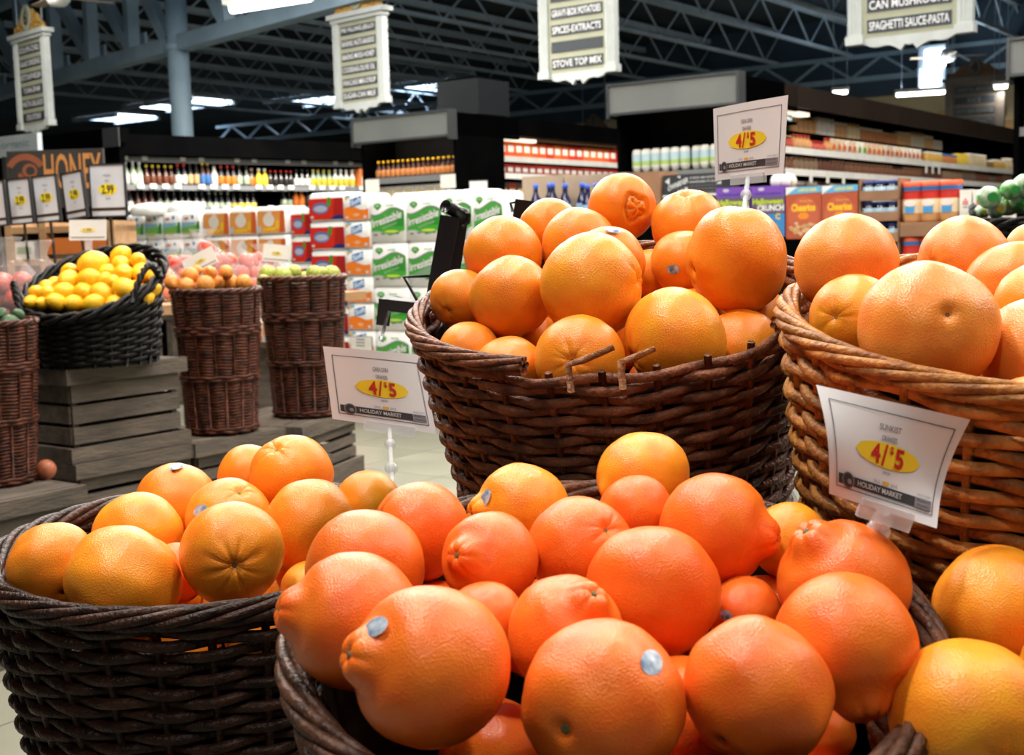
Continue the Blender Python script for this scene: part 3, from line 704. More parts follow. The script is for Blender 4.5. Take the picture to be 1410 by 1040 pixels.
# ------------------------------------------------------------------ stacked paper goods
def along(px0, d0, px):
    """distance to the right (negative: left) along the shelf-front direction from the point seen at px0, d0 to the one seen at px"""
    a = at(px0, 330, d0); k = (px - 705) / F
    # approximate pinhole in plan: (a.x + AX.x s) / (a.y + AX.y s) = k
    return (k * a.y - a.x) / (AX.x - k * AX.y)
M_wrap = mat('white_film_wrap', (238, 238, 236), .3, (226, 228, 228), 6, bump=.15, bs=40, coat=.3)
C = dict(w=(240, 240, 238), o=(240, 128, 40), r=(214, 46, 26), nv=(34, 44, 110), b=(60, 130, 200), lb=(140, 190, 222), g=(70, 166, 62), dg=(50, 140, 50), y=(246, 196, 40), gr=(120, 124, 128), lg=(196, 202, 206), gn=(60, 150, 50))
def K(c): return flat(C[c], .35)
def pack(name, label, group, w, d, h, wrap, art, cat='paper towels'):
    t = thing(name, label, cat, (0, 0, 0), 0, group)
    body = MB().rbox(-w / 2 + .002, w / 2 - .002, 0, d, 0, h - .002, .022, wrap).build('film_wrap', None, t)
    m = MB(); art(m, w, h); m.build('printed_front', None, t)
    return t
def art_irr(m, w, h):
    y = -.0015; x0, x1 = -w / 2 + .012, w / 2 - .012
    lo = lambda u: h * (.22 + .05 * math.sin(u * 7 + .5)); hi = lambda u: h * (.69 + .08 * math.sin(u * 5.5 - 2.2))
    for q in wave(x0, x1, lo, hi, 12): face(m, q, y, K('g'))
    for q in wave(x0, x1, lambda u: hi(u) - .004, lambda u: hi(u) + h * .022, 12): face(m, q, y - .0003, K('gr'))
    for q in wave(x0 + w * .55, x1, lambda u: h * .36, lambda u: h * .62, 4): face(m, q, y - .0004, K('dg'))
    text_on(m, 'Irresistible', -.006, h * .535, w * .84, h * .2, y - .0008, flat((40, 96, 46)), .07, 0, .24); text_on(m, 'Irresistible', -.006, h * .535, w * .82, h * .185, y - .0014, flat((244, 246, 244)), .02, 0, .24)
    text_on(m, 'BATH TISSUE', .02, h * .38, w * .4, h * .05, y - .001, flat((190, 200, 190)), 0, 0, .28)
    face(m, disc2(-w * .27, h * .83, w * .11, h * .065, 10), y, K('g')); face(m, disc2(-w * .27, h * .79, w * .05, h * .05, 8), y - .0002, K('dg'))
    text_on(m, '12', -w * .27, h * .83, w * .08, h * .05, y - .0008, flat((240, 250, 240)), .02)
    text_on(m, 'double', w * .08, h * .84, w * .22, h * .045, y, K('g'), .02, .2)
    for k in range(4): face(m, disc2(x0 + w * (.12 + .2 * k), h * (.18 + .02 * (k % 2)), w * .06, h * .018, 8), y - .0005, flat((110, 100, 130)))
    face(m, disc2(w * .1, h * .25, w * .2, h * .03, 10), y - .0004, flat((200, 220, 80)))
def art_soft(m, w, h):
    y = -.0015; x0, x1 = -w / 2 + .01, w / 2 - .01
    for q in wave(x0, x1, lambda u: h * .05, lambda u: h * (.46 + .07 * math.sin(u * 6)), 10): face(m, q, y, K('o'))
    for q in wave(-w * .22, w * .2, lambda u: h * (.50 + .10 * u), lambda u: h * (.78 + .12 * u), 4): face(m, q, y - .0004, K('b'))
    text_on(m, 'Soft', 0, h * .71, w * .38, h * .2, y - .001, flat((235, 245, 255)), .03, 0, .3)
    face(m, disc2(-w * .3, h * .9, w * .1, h * .06, 8), y - .0003, K('lb')); face(m, disc2(-w * .38, h * .84, w * .06, h * .05, 8), y - .0005, K('y'))
    face(m, disc2(0, h * .22, w * .12, h * .07, 8), y - .0004, flat((236, 170, 130))); face(m, disc2(w * .33, h * .14, w * .07, h * .06, 8), y - .0004, K('lg')); face(m, disc2(-w * .36, h * .14, w * .06, h * .05, 8), y - .0004, K('lg'))
def art_red(m, w, h):
    y = -.0015; x0, x1 = -w / 2 + .008, w / 2 - .008
    face(m, [(x0, h * .06), (x1, h * .06), (x1, h * .8), (x0, h * .8)], y, K('r'))
    face(m, [(x1 - w * .3, h * .06), (x1, h * .06), (x1, h * .8), (x1 - w * .24, h * .8)], y - .0002, flat((170, 26, 20)))
    for q in wave(x1 - w * .38, x1, lambda u: h * .06, lambda u: h * (.06 + .16 * math.sin(u * 2.4)), 6): face(m, q, y - .0004, K('nv'))
    face(m, [(x0 + w * .5, h * .52), (x0 + w * .6, h * .52), (x0 + w * .62, h * .82), (x0 + w * .52, h * .82)], y - .0005, K('gn'))
    face(m, disc2(x0 + w * .32, h * .46, w * .23, h * .2, 14), y - .0004, flat((90, 110, 170))); face(m, disc2(x0 + w * .32, h * .44, w * .19, h * .12, 14), y - .0006, flat((176, 184, 206)))
    face(m, disc2(x0 + w * .08, h * .16, w * .05, h * .05, 8), y - .0006, K('lg'))
def art_org(m, w, h):
    y = -.0015; x0, x1 = -w / 2 + .008, w / 2 - .008
    face(m, [(x0, h * .05), (x1, h * .05), (x1, h * .84), (x0, h * .84)], y, flat((236, 158, 80)))
    face(m, [(x1 - w * .2, h * .05), (x1, h * .05), (x1, h * .84), (x1 - w * .14, h * .84)], y - .0002, flat((214, 96, 40)))
    face(m, disc2(-w * .08, h * .52, w * .2, h * .24, 12), y - .0004, flat((236, 226, 216))); face(m, disc2(-w * .05, h * .72, w * .1, h * .1, 10), y - .0005, flat((236, 226, 216)))
    face(m, [(-w * .3, h * .1), (w * .14, h * .14), (w * .14, h * .26), (-w * .3, h * .22)], y - .0006, K('y')); face(m, [(w * .16, h * .2), (w * .28, h * .2), (w * .28, h * .5), (w * .16, h * .5)], y - .0006, K('y'))
    face(m, [(x0, h * .08), (x0 + w * .12, h * .08), (x0 + w * .12, h * .3), (x0, h * .3)], y - .0006, K('lg'))
def art_blue(m, w, h):
    y = -.0015; x0, x1 = -w / 2 + .008, w / 2 - .008
    for q in wave(x0, x1, lambda u: h * .22, lambda u: h * (.42 + .1 * u), 5): face(m, q, y, flat((120, 184, 90)))
    for q in wave(x0, x1 - w * .2, lambda u: h * (.42 + .1 * u), lambda u: h * (.6), 5): face(m, q, y - .0002, K('lb'))
    face(m, [(x1 - w * .2, h * .2), (x1, h * .2), (x1, h * .62), (x1 - w * .12, h * .62)], y - .0004, K('dg'))
    face(m, disc2(-w * .2, h * .76, w * .14, h * .05, 10), y - .0003, flat((230, 130, 110))); face(m, disc2(w * .12, h * .8, w * .07, h * .07, 10), y - .0003, K('b'))
    face(m, disc2(-w * .1, h * .16, w * .22, h * .04, 8), y - .0003, flat((214, 200, 90)))
STK = (700, 8.2)
def stack(px0, px1, n, py_top, h, rows, art, name, desc, group, setback=0.0, depth=.24, zmin=.13, wrap=M_wrap, plinth=True, top_note=None):
    o = at(STK[0], 330, STK[1]); o.z = 0
    sa, sb = along(*STK, px0), along(*STK, px1); w = (sb - sa) / n
    mid = o + AX * ((sa + sb) / 2)
    px = (px0 + px1) / 2; hz = 330 - .028 * (px - 705)
    ztop = 1.25 + (hz - py_top) / F * mid.y
    proto = pack(name, '', group, w, depth, h, wrap, art); used = []
    zb = ztop
    colname = ['leftmost', 'second', 'third', 'fourth', 'fifth'] if n > 1 else ['']
    rowname = ['top', 'second', 'third', 'fourth', 'fifth', 'sixth', 'seventh', 'eighth', 'ninth']
    for r in range(rows):
        z = ztop - h * (r + 1)
        if z < zmin - .01: break
        zb = z
        for c in range(n):
            p = o + AX * (sa + w * (c + .5)) + AU * setback
            lab = desc + ', ' + rowname[r] + ' row' + ((', ' + colname[c] + ' column') if n > 1 else '')
            place(proto, used, (p.x, p.y, z), RZ, lab, group)
    if plinth:
        q = o + AX * ((sa + sb) / 2) + AU * setback
        t = thing('pallet', 'low wooden pallet under the ' + group, 'pallet', (q.x, q.y, 0), RZ)
        W = sb - sa
        MB().box(-W / 2, W / 2, 0, depth, zb - .03 if zb > .2 else .09, zb - .001).build('deck_board', M_wood, t)
        for k in (-1, 0, 1): MB().box(k * W * .45 - .03, k * W * .45 + .03, 0.01, depth - .01, 0, zb - .03 if zb > .2 else .09).build('runner', M_wood, t)
M_wood = mat('grey_crate_wood', (100, 88, 76), .75, (74, 66, 59), 5, bump=.3, bs=25, rnd=.10, stretch=(6, 1, 6))
stack(517, 617, 2, 272, .305, 5, art_irr, 'tissue_pack', 'white and green Irresistible pack', 'green and white tissue packs beside the black arm')
stack(617, 700, 2, 265, .305, 5, art_irr, 'tissue_pack', 'white and green pack right of the black arm', 'green and white tissue packs right of the black arm')
stack(512, 640, 4, 263, .18, 2, art_blue, 'tissue_pack', 'white pack peeping above the Irresistible packs', 'white packs behind the green and white ones', setback=.27, plinth=False)
stack(481, 517, 1, 267, .192, 8, art_soft, 'towel_pack', 'white and orange Soft pack', 'white and orange packs in a narrow column')
stack(431, 480, 1, 266, .205, 7, art_red, 'towel_pack', 'red paper towel pack beside the orange and white column', 'red towel packs, taller column', setback=.02)
stack(400, 430, 1, 288, .2, 6, art_red, 'towel_pack', 'red paper towel pack in the lower left red column', 'red towel packs, lower column', setback=.06)
stack(286, 399, 3, 287, .205, 5, art_org, 'towel_pack', 'orange paper towel pack above the brown pears', 'orange towel packs', setback=.02)
stack(184, 285, 4, 294, .205, 4, art_blue, 'towel_pack', 'white, blue and green towel pack above the lemons', 'white and blue towel packs', setback=.0)
# loose white bags lying on the left stacks
for k, (px, py, w, lb) in enumerate(((203, 289, .36, 'crumpled white bag lying on the blue and green packs, left'), (250, 288, .34, 'crumpled white bag with a red mark on the blue and green packs'))):
    p = at(px, py, 10.15); m = MB().lathe([(.0, 0), (w * .45, .01), (w * .5, .05), (w * .42, .09), (.0, .11)], 14)
    m.v = [(x + .03 * noise.noise(Vector((x * 9, y * 9, k))), y * .5, z + .03 * noise.noise(Vector((x * 14, y * 14, 3 + k)))) for x, y, z in m.v]
    o = m.build('crumpled_bag', M_wrap); o.location = (p.x, p.y + .1, p.z - .05); tag(o, lb, 'bag', 'white bags on the towel packs')
p = at(STK[0], 330, STK[1]) + AX * along(*STK, 500) - AU * .012; p.z = at(500, 474, p.y).z
t = thing('stack_price_card', 'white price card at the foot of the orange and white column', 'price card', p, RZ)
MB().box(-.095, .095, -.008, 0, -.05, .05).build('card', cl_w, t); MB().box(-.1, .1, 0, .01, -.055, .055).build('backing', M_rail2, t)
m = MB(); [face(m, [(-.04, .03 - .022 * k), (.04, .03 - .022 * k), (.04, .038 - .022 * k), (-.04, .038 - .022 * k)], -.009, K('gr')) for k in range(3)]; m.build('print', None, t)

# ------------------------------------------------------------------ cereal, jars and cartons on the right
PAL = (1085, 7.5)
def pal(px, setback=0.0, z=0.0):
    o = at(PAL[0], 330, PAL[1]); o.z = 0
    return o + AX * along(*PAL, px) + AU * setback + Vector((0, 0, z))
def ztop(px, py, d): return 1.25 + ((330 - .028 * (px - 705)) - py) / F * d
def wpx(px0, px1): return along(*PAL, px1) - along(*PAL, px0)
M_kraft = mat('kraft_card', (150, 112, 84), .8, (136, 100, 74), 6)
M_kraft2 = mat('pale_card', (176, 156, 134), .8, (164, 144, 122), 5)
M_box = flat((52, 54, 58))
def art_hal(m, w, h):
    y = -.001
    face(m, [(-w / 2, h * .8), (w / 2, h * .8), (w / 2, h), (-w / 2, h)], y, flat((118, 74, 178)))
    face(m, [(-w / 2, 0), (w / 2, 0), (w / 2, h * .45), (-w / 2, h * .45)], y, flat((60, 130, 190)))
    face(m, [(-w / 2, h * .45), (w / 2, h * .45), (w / 2, h * .8), (-w / 2, h * .8)], y, flat((96, 84, 110)))
    text_on(m, 'Halloween', -.0, h * .70, w * .92, h * .12, y - .001, flat((190, 214, 40)), .03)
    text_on(m, 'CRUNCH', w * .08, h * .57, w * .8, h * .12, y - .001, flat((240, 240, 240)), .04)
    text_on(m, 'C', w * .3, h * .4, w * .14, h * .12, y - .001, flat((240, 200, 50)), .03)
    text_on(m, 'limited edition', 0, h * .855, w * .8, h * .05, y - .001, flat((50, 60, 150)), .02, .2)
    face(m, disc2(-w * .2, h * .94, w * .1, h * .035, 8), y - .001, flat((190, 190, 210)))
    face(m, disc2(w * .0, h * .2, w * .3, h * .1, 10), y - .001, flat((200, 160, 80)))
def art_che(m, w, h):
    y = -.001
    face(m, [(-w / 2, 0), (w / 2, 0), (w / 2, h * .86), (-w / 2, h * .86)], y, flat((176, 82, 52)))
    face(m, disc2(0, h * .45, w * .44, h * .36, 16), y - .0004, flat((190, 96, 66)))
    face(m, [(-w / 2, h * .86), (w / 2, h * .88), (w / 2, h), (-w / 2, h)], y, flat((96, 172, 214)))
    face(m, [(-w / 2, h * .84), (-w * .16, h), (-w / 2, h)], y - .0005, flat((224, 232, 236)))
    text_on(m, 'LARGE SIZE', w * .12, h * .935, w * .52, h * .06, y - .001, flat((246, 226, 60)), .02)
    text_on(m, 'Honey Nut', w * .08, h * .72, w * .36, h * .04, y - .001, flat((236, 180, 70)), .02)
    text_on(m, 'Cheerios', 0, h * .60, w * .68, h * .15, y - .001, flat((248, 190, 40)), .05)
    face(m, [(w * .17 * math.cos(math.radians(60 * k)), h * .44 + h * .07 * math.sin(math.radians(60 * k))) for k in range(6)], y - .001, flat((238, 140, 40)))
    for k in range(26):
        a = random.uniform(0, 6.28); r = random.random() ** .5; cx, cz = r * w * .38 * math.cos(a), h * .2 + r * h * .12 * math.sin(a)
        face(m, disc2(cx, cz, w * .055, h * .03, 8), y - .001 - k * .00002, flat((214, 176, 120) if k % 2 else (232, 200, 150)))
        face(m, disc2(cx, cz, w * .02, h * .011, 6), y - .0015 - k * .00002, flat((150, 90, 50)))
def cbox(name, label, cat, px0, px1, py, h, art, side, group=None, setback=0.0, d=.07):
    w = wpx(px0, px1) - .004; p = pal((px0 + px1) / 2, setback); zt = ztop((px0 + px1) / 2, py, p.y)
    t = thing(name, label, cat, (p.x, p.y, zt - h), RZ, group)
    MB().box(-w / 2, w / 2, 0, d, 0, h).build('carton', side, t)
    m = MB(); art(m, w, h); m.build('printed_front', None, t)
    return t, zt - h
SUP = []
for args in (('cereal_box', 'purple Halloween Crunch box half hidden by a clear sign clip', 'cereal box', 990, 1036, 259, .30, art_hal, flat((110, 70, 166))),
             ('cereal_box', 'purple Halloween Crunch box beside the brown cereal boxes', 'cereal box', 1038, 1084, 257, .30, art_hal, flat((110, 70, 166))),
             ('cereal_box', 'brown Cheerios box next to the purple box', 'cereal box', 1085, 1134, 258, .30, art_che, flat((150, 60, 44))),
             ('cereal_box', 'brown Cheerios box next to the blue-lidded jars', 'cereal box', 1134, 1184, 256, .30, art_che, flat((150, 60, 44)))):
    t, z = cbox(*args, group='cereal boxes'); SUP.append((args[3], args[4], z, .25))
# jars with navy lids in cardboard trays
jar_me = bottle('jar', .10, .042, glassdark, flat((176, 206, 224)), flat((34, 52, 120)), 'jar', 14)
p0 = pal(1212); zt = ztop(1212, 243, p0.y); wt = wpx(1188, 1241)
for tier in range(4):
    zb = zt - .105 - tier * .118
    t = thing('jar_tray', 'brown cardboard tray of navy-lidded jars, ' + ['top', 'second', 'third', 'lowest'][tier] + ' tier', 'tray', (p0.x, p0.y, zb - .03), RZ, 'cardboard jar trays')
    MB().box(-wt / 2, wt / 2, 0, .2, 0, .008).build('tray_base', M_kraft, t)
    MB().box(-wt / 2, wt / 2, 0, .006, .008, .052).build('tray_front', M_kraft, t)
    for sx in (-1, 1): MB().box(sx * wt / 2 - .004, sx * wt / 2 + .004, .006, .2, .008, .117).build('tray_side', M_kraft, t)
    for k in range(3):
        q = p0 + AX * ((k - 1) * wt * .31) + AU * .055
        put('spread_jar', jar_me, (q.x, q.y, zb - .022), RZ, 'dark jar with a navy lid, ' + ['left', 'middle', 'right'][k] + ' in the ' + ['top', 'second', 'third', 'lowest'][tier] + ' tray', 'jar', 'navy-lidded jars in trays')
SUP.append((1188, 1241, zb - .03, .25))
# red-lidded tubs
tub = MB(); tb_r = .062
tub.lathe([(tb_r * .9, 0), (tb_r * .95, .01), (tb_r * 1.02, .05), (tb_r * 1.02, .125), (tb_r * .96, .15), (tb_r * .96, .17), (tb_r * .98, .172), (tb_r * .98, .192), (tb_r, .194), (tb_r, .222)], 18, None, [flat((206, 150, 96)), flat((206, 150, 96)), flat((232, 206, 170)), flat((190, 40, 30)), flat((200, 44, 30)), flat((200, 44, 30)), flat((50, 120, 190)), flat((50, 120, 190)), flat((232, 90, 50))])
face(tub, disc2(0, .105, .034, .02, 10), -tb_r * 1.06, flat((240, 220, 210))); face(tub, [(-.03, .05), (.024, .05), (.024, .085), (-.03, .085)], -tb_r * 1.06, flat((70, 150, 210)))
tub_me = tub.mesh('tub')
pp = pal(1280); zt = ztop(1280, 250, pp.y); wT = wpx(1243, 1321)
for tier, n in ((0, 3), (1, 3)):
    zb = zt - .222 - tier * .30
    t = thing('tub_tray', ['brown cardboard tray under the upper red-lidded tubs', 'brown cardboard tray under the lower red-lidded tubs'][tier], 'tray', (pp.x, pp.y, zb - .078), RZ)
    MB().box(-wT / 2, wT / 2, 0, .26, .062, .078).build('tray_base', M_kraft, t); MB().box(-wT / 2, wT / 2, 0, .006, 0, .062).build('tray_front', M_kraft, t)
    for sx in (-1, 1): MB().box(sx * (wT / 2 - .004) - .004, sx * (wT / 2 - .004) + .004, .006, .26, 0, .062).build('tray_side', M_kraft, t)
    for k in range(n):
        q = pp + AX * ((k - 1) * wT * .325) + AU * .07
        put('snack_tub', tub_me, (q.x, q.y, zb), RZ, 'red-lidded tub of nuts, ' + ['left', 'middle', 'right'][k] + ' in the ' + ['upper', 'lower'][tier] + ' row', 'tub', 'red-lidded tubs in trays')
SUP.append((1243, 1321, zb - .078, .27))
def art_wr(m, w, h):
    for k in (-1, 0, 1): face(m, [(k * w * .17 - w * .05, h * .35), (k * w * .17 + w * .05, h * .35), (k * w * .17 + w * .05, h * (.55 + .1 * (k == 0))), (k * w * .17 - w * .05, h * (.55 + .1 * (k == 0)))], -.001, flat((206, 60, 50)))
    face(m, [(-w * .2, h * .25), (w * .2, h * .25), (w * .2, h * .3), (-w * .2, h * .3)], -.001, K('gr'))
for k, (a, b) in enumerate(((1321, 1338), (1339, 1357), (1358, 1376), (1377, 1395))):
    for r in range(2):
        t, z = cbox('cracker_box', 'white box with red bars behind the black handle, ' + ['first', 'second', 'third', 'fourth'][k] + ' of the ' + ['upper', 'lower'][r] + ' row', 'box', a, b, 262 + r * 31, .13, art_wr, cl_w, 'white boxes with red bars', setback=.02)
SUP.append((1321, 1396, z, .2))
# long support bench for these displays, sections of different height
for k, (a, b, z, d) in enumerate(SUP):
    w = wpx(a, b); p = pal((a + b) / 2)
    o = thing('display_plinth', 'black plinth under the ' + ['half hidden purple box', 'purple box by the brown boxes', 'brown box by the purple box', 'brown box by the jars', 'jar trays', 'red-lidded tubs', 'white boxes with red bars'][k], 'plinth', (p.x, p.y, 0), RZ)
    MB().box(-w / 2 + .004, w / 2 - .004, .0, d + .05, .08, z).build('body', M_black, o); MB().box(-w / 2 + .02, w / 2 - .02, .03, d, 0, .08).build('toe_kick', M_edge, o)
# cartons behind the centre oranges
def carton_thing(name, label, px0, px1, py, h, d, m, setback, art=None, base=True):
    w = wpx(px0, px1); p = pal((px0 + px1) / 2, setback); z1 = ztop((px0 + px1) / 2, py, p.y)
    t = thing(name, label, 'carton', (p.x, p.y, z1 - h), RZ)
    MB().box(-w / 2 + .003, w / 2 - .003, 0, d, 0, h).build('carton_body', m, t)
    MB().box(-w / 2, w / 2, d * .45, d * .55, h, h + .002).build('tape_strip', M_kraft, t)
    if art: q = MB(); art(q, w, h); q.build('printed_front', None, t)
    MB().box(-w / 2, w / 2, 0.0, d, -(z1 - h), -.001).build('stand', M_black, t)
    return t, w, p, z1
carton_thing('shipping_carton', 'pale brown carton behind the blue-necked bottles, left', 700, 757, 244, .3, .25, M_kraft2, .22)
carton_thing('shipping_carton', 'pale brown carton behind the blue-necked bottles, right', 758, 842, 242, .3, .25, M_kraft2, .22)
carton_thing('shipping_carton', 'brown carton just left of the black lettered carton', 845, 903, 239, .3, .25, M_kraft, .10)
def art_blk(m, w, h):
    y = -.001; wl = flat((210, 214, 216))
    face(m, [(-w * .46, h * .84), (-w * .38, h * .93), (-w * .38, h * .75)], y, wl); face(m, [(-w * .26, h * .95), (-w * .2, h * .9), (-w * .2, h * .97)], y, wl); face(m, [(w * .38, h * .72), (w * .46, h * .72), (w * .46, h * .8)], y, wl)
    text_on(m, 'OWNRIVER', -w * .24, h * .76, w * .34, h * .14, y, wl, .03, 0, .35)
    text_on(m, 'JAR', -w * .16, h * .58, w * .2, h * .14, y, wl, .04, 0, .3)
    text_on(m, 'AUTHENTIC FAMILY RECIPE FROM', w * .18, h * .9, w * .46, h * .05, y, wl, .01); text_on(m, 'OUR KITCHEN TO YOURS', w * .18, h * .8, w * .46, h * .05, y, wl, .02)
    for k in range(3): text_on(m, 'SMALL BATCH FLAVOUR IN EVERY JAR', w * .18, h * (.7 - k * .08), w * .42, h * .03, y, flat((150, 152, 154)))
    face(m, [(-w * .5, h * .44), (w * .5, h * .44), (w * .5, h * .5), (-w * .5, h * .5)], y, wl)
    text_on(m, 'Kick', -w * .34, h * .32, w * .3, h * .16, y, wl, .03, .2)
carton_thing('lettered_carton', 'black carton with white lettering left of the upright price sign', 904, 988, 241, .25, .22, M_box, .12, art_blk)
# blue-necked bottles
bb_me = bottle('bottle', .27, .04, mat('navy_glass', (24, 26, 66), .12, spec=.6), flat((120, 160, 190)), flat((50, 90, 190)), 'sauce', 12)
for k, px in enumerate((734, 747, 757, 769, 774, 792, 805, 811, 818, 826)):
    p = pal(px, .09 + .05 * (k % 2)); z = ztop(px, 255 - (k % 3), p.y) - .27
    put('blue_bottle', bb_me, (p.x, p.y, z), RZ, 'navy bottle with blue-foiled neck before the pale cartons, ' + nth(k) + ' from left', 'bottle', 'blue-necked bottles before the cartons')
w = wpx(700, 842); p = pal(771, .02)
t = thing('bottle_riser', 'black riser under the blue-necked bottles', 'riser', (p.x, p.y, 0), RZ); MB().box(-w / 2, w / 2, 0, .2, .08, z - .001).build('body', M_black, t); MB().box(-w / 2 + .02, w / 2 - .02, .02, .18, 0, .08).build('toe_kick', M_edge, t)
# round white balls left of the brown cereal
for k, px in enumerate((1062, 1076)):
    p = pal(px, .14); z = ztop(px, 240, p.y)
    t = thing('white_paper_ball', ['white ball wrapped in crossing lines, left of the pair', 'white ball wrapped in crossing lines, right of the pair'][k], 'ball', (p.x, p.y, z - .05), RZ, 'white balls above the purple box')
    MB().lathe([(0, -.05)] + [(.05 * math.cos(math.radians(a)), .05 * math.sin(math.radians(a))) for a in range(-70, 71, 20)] + [(0, .05)], 14, cl_w).build('shell', None, t)
    for s in (-1, 1): MB().tube([(.0515 * math.cos(a) * s * .7, -.0515 * math.cos(a) * .714, .0515 * math.sin(a)) for a in [-1.4 + .28 * i for i in range(11)]], .002, 4).build('string', flat((110, 112, 112)), t)
    MB().box(-.02, .02, -.02, .02, -(z - .05), -.048).build('stand', M_black, t)

# ------------------------------------------------------------------ crates on the left
def crate(label, p, rz, Ly, Lx, H, slats=3, rim=.052, group='weathered wooden crates'):
    """p = corner at the bottom of the long front face, near end; front faces +x, runs along +y, body towards -x"""
    c = thing('wooden_crate', label, 'crate', p, rz, group)
    th = .012
    zs = [(0, rim)] + [(H - rim, H)]
    def brd(name, *b):
        j = lambda: random.uniform(-.0015, .0015)
        o = MB().box(b[0], b[1], b[2], b[3], b[4] + j(), b[5] + j()).build(name, M_wood, c); return o
    for a, b in zs:
        brd('rim_board', 0.004, .026, -.026, Ly + .018, a, b); brd('rim_board', -Lx, .004, -.026, -.004, a, b)
        brd('rim_board', -Lx - th, -Lx, -th, Ly + th, a, b); brd('rim_board', -Lx, 0, Ly, Ly + th, a, b)
    span = H - 2 * rim; sh_ = span / slats
    for k in range(slats):
        a, b = rim + k * sh_ + .007, rim + (k + 1) * sh_ - .006
        brd('slat', -th, 0, .006, Ly - .006, a, b); brd('slat', -Lx + th, -th, .0, th, a, b)
        brd('slat', -Lx, -Lx + th, .006, Ly - .006, a, b); brd('slat', -Lx + th, -th, Ly - th, Ly, a, b)
    for x in (-th - .022, -Lx + th): 
        for y in (th, Ly - th - .022): brd('corner_post', x, x + .022, y, y + .022, .002, H - .012)
    n = 5
    for k in range(n): brd('top_plank', -Lx + .002 + Lx * k / n, -Lx + Lx * (k + 1) / n - .004, 0.001, Ly - .001, H - .012, H)
    return c
P0 = at(94, 509, 4.3)
dn = Vector((0, 0, 1))
base = Vector((P0.x, P0.y, 0))
crate('upper weathered crate carrying the black lemon basket', (base.x, base.y, .531), RZ, .47, .36, P0.z - .531)
crate('weathered crate directly under the lemon basket crate', (base.x + .015, base.y - .012, .266), RZ, .49, .37, .264)
crate('lowest weathered crate under the lemon stack', (base.x + .03, base.y - .03, .0), RZ, .48, .37, .265)
q = base + AU * .505 + AX * .03
crate('weathered crate top under the brown pear basket', (q.x, q.y, .266), RZ, .46, .40, .264)
crate('weathered crate at floor level under the pear basket', (q.x + .01, q.y - .01, 0), RZ, .46, .40, .265)
q2 = at(412, 590, 5.04)
crate('weathered slatted crate under the green fruit basket', (q2.x, q2.y, .266), math.radians(-17), .55, .42, .264)
crate('weathered crate at floor level under the green fruit basket', (q2.x, q2.y, 0), math.radians(-17), .55, .42, .265)
q3 = at(110, 666, 4.0) - AU * .62
crate('weathered crate under the avocado basket at the left edge', (q3.x, q3.y, .256), RZ, .61, .42, .254, 2)
crate('weathered crate at floor level below the avocado basket', (q3.x, q3.y, 0), RZ, .61, .42, .255, 2)

# ------------------------------------------------------------------ wicker
def wick(name, c, c2, rough=.42): return mat(name, c, rough, c2, 40.0, bump=.25, bs=220, rnd=.28, coat=.0, spec=.2)
W_CENTER = wick('wicker_brown', (128, 80, 56), (72, 42, 30))
W_LEFT = wick('wicker_dark', (62, 38, 27), (32, 19, 14))
W_TANG = wick('wicker_umber', (92, 60, 44), (50, 32, 24))
W_RIGHT = wick('wicker_golden', (186, 126, 64), (120, 72, 34))
W_TALL = wick('wicker_red_brown', (100, 54, 37), (42, 22, 15), .38)
W_TIP = wick('wicker_pale_end', (170, 122, 84), (130, 88, 58))
W_BLACK = wick('wicker_black', (14, 10, 8), (8, 6, 5), .4)
M_fill = mat('gap_shade', (22, 12, 7), 1.0, (14, 8, 5), 9, bump=.4, bs=30, spec=.02)  # added filler under the fruit, near black to stand for shade in gaps

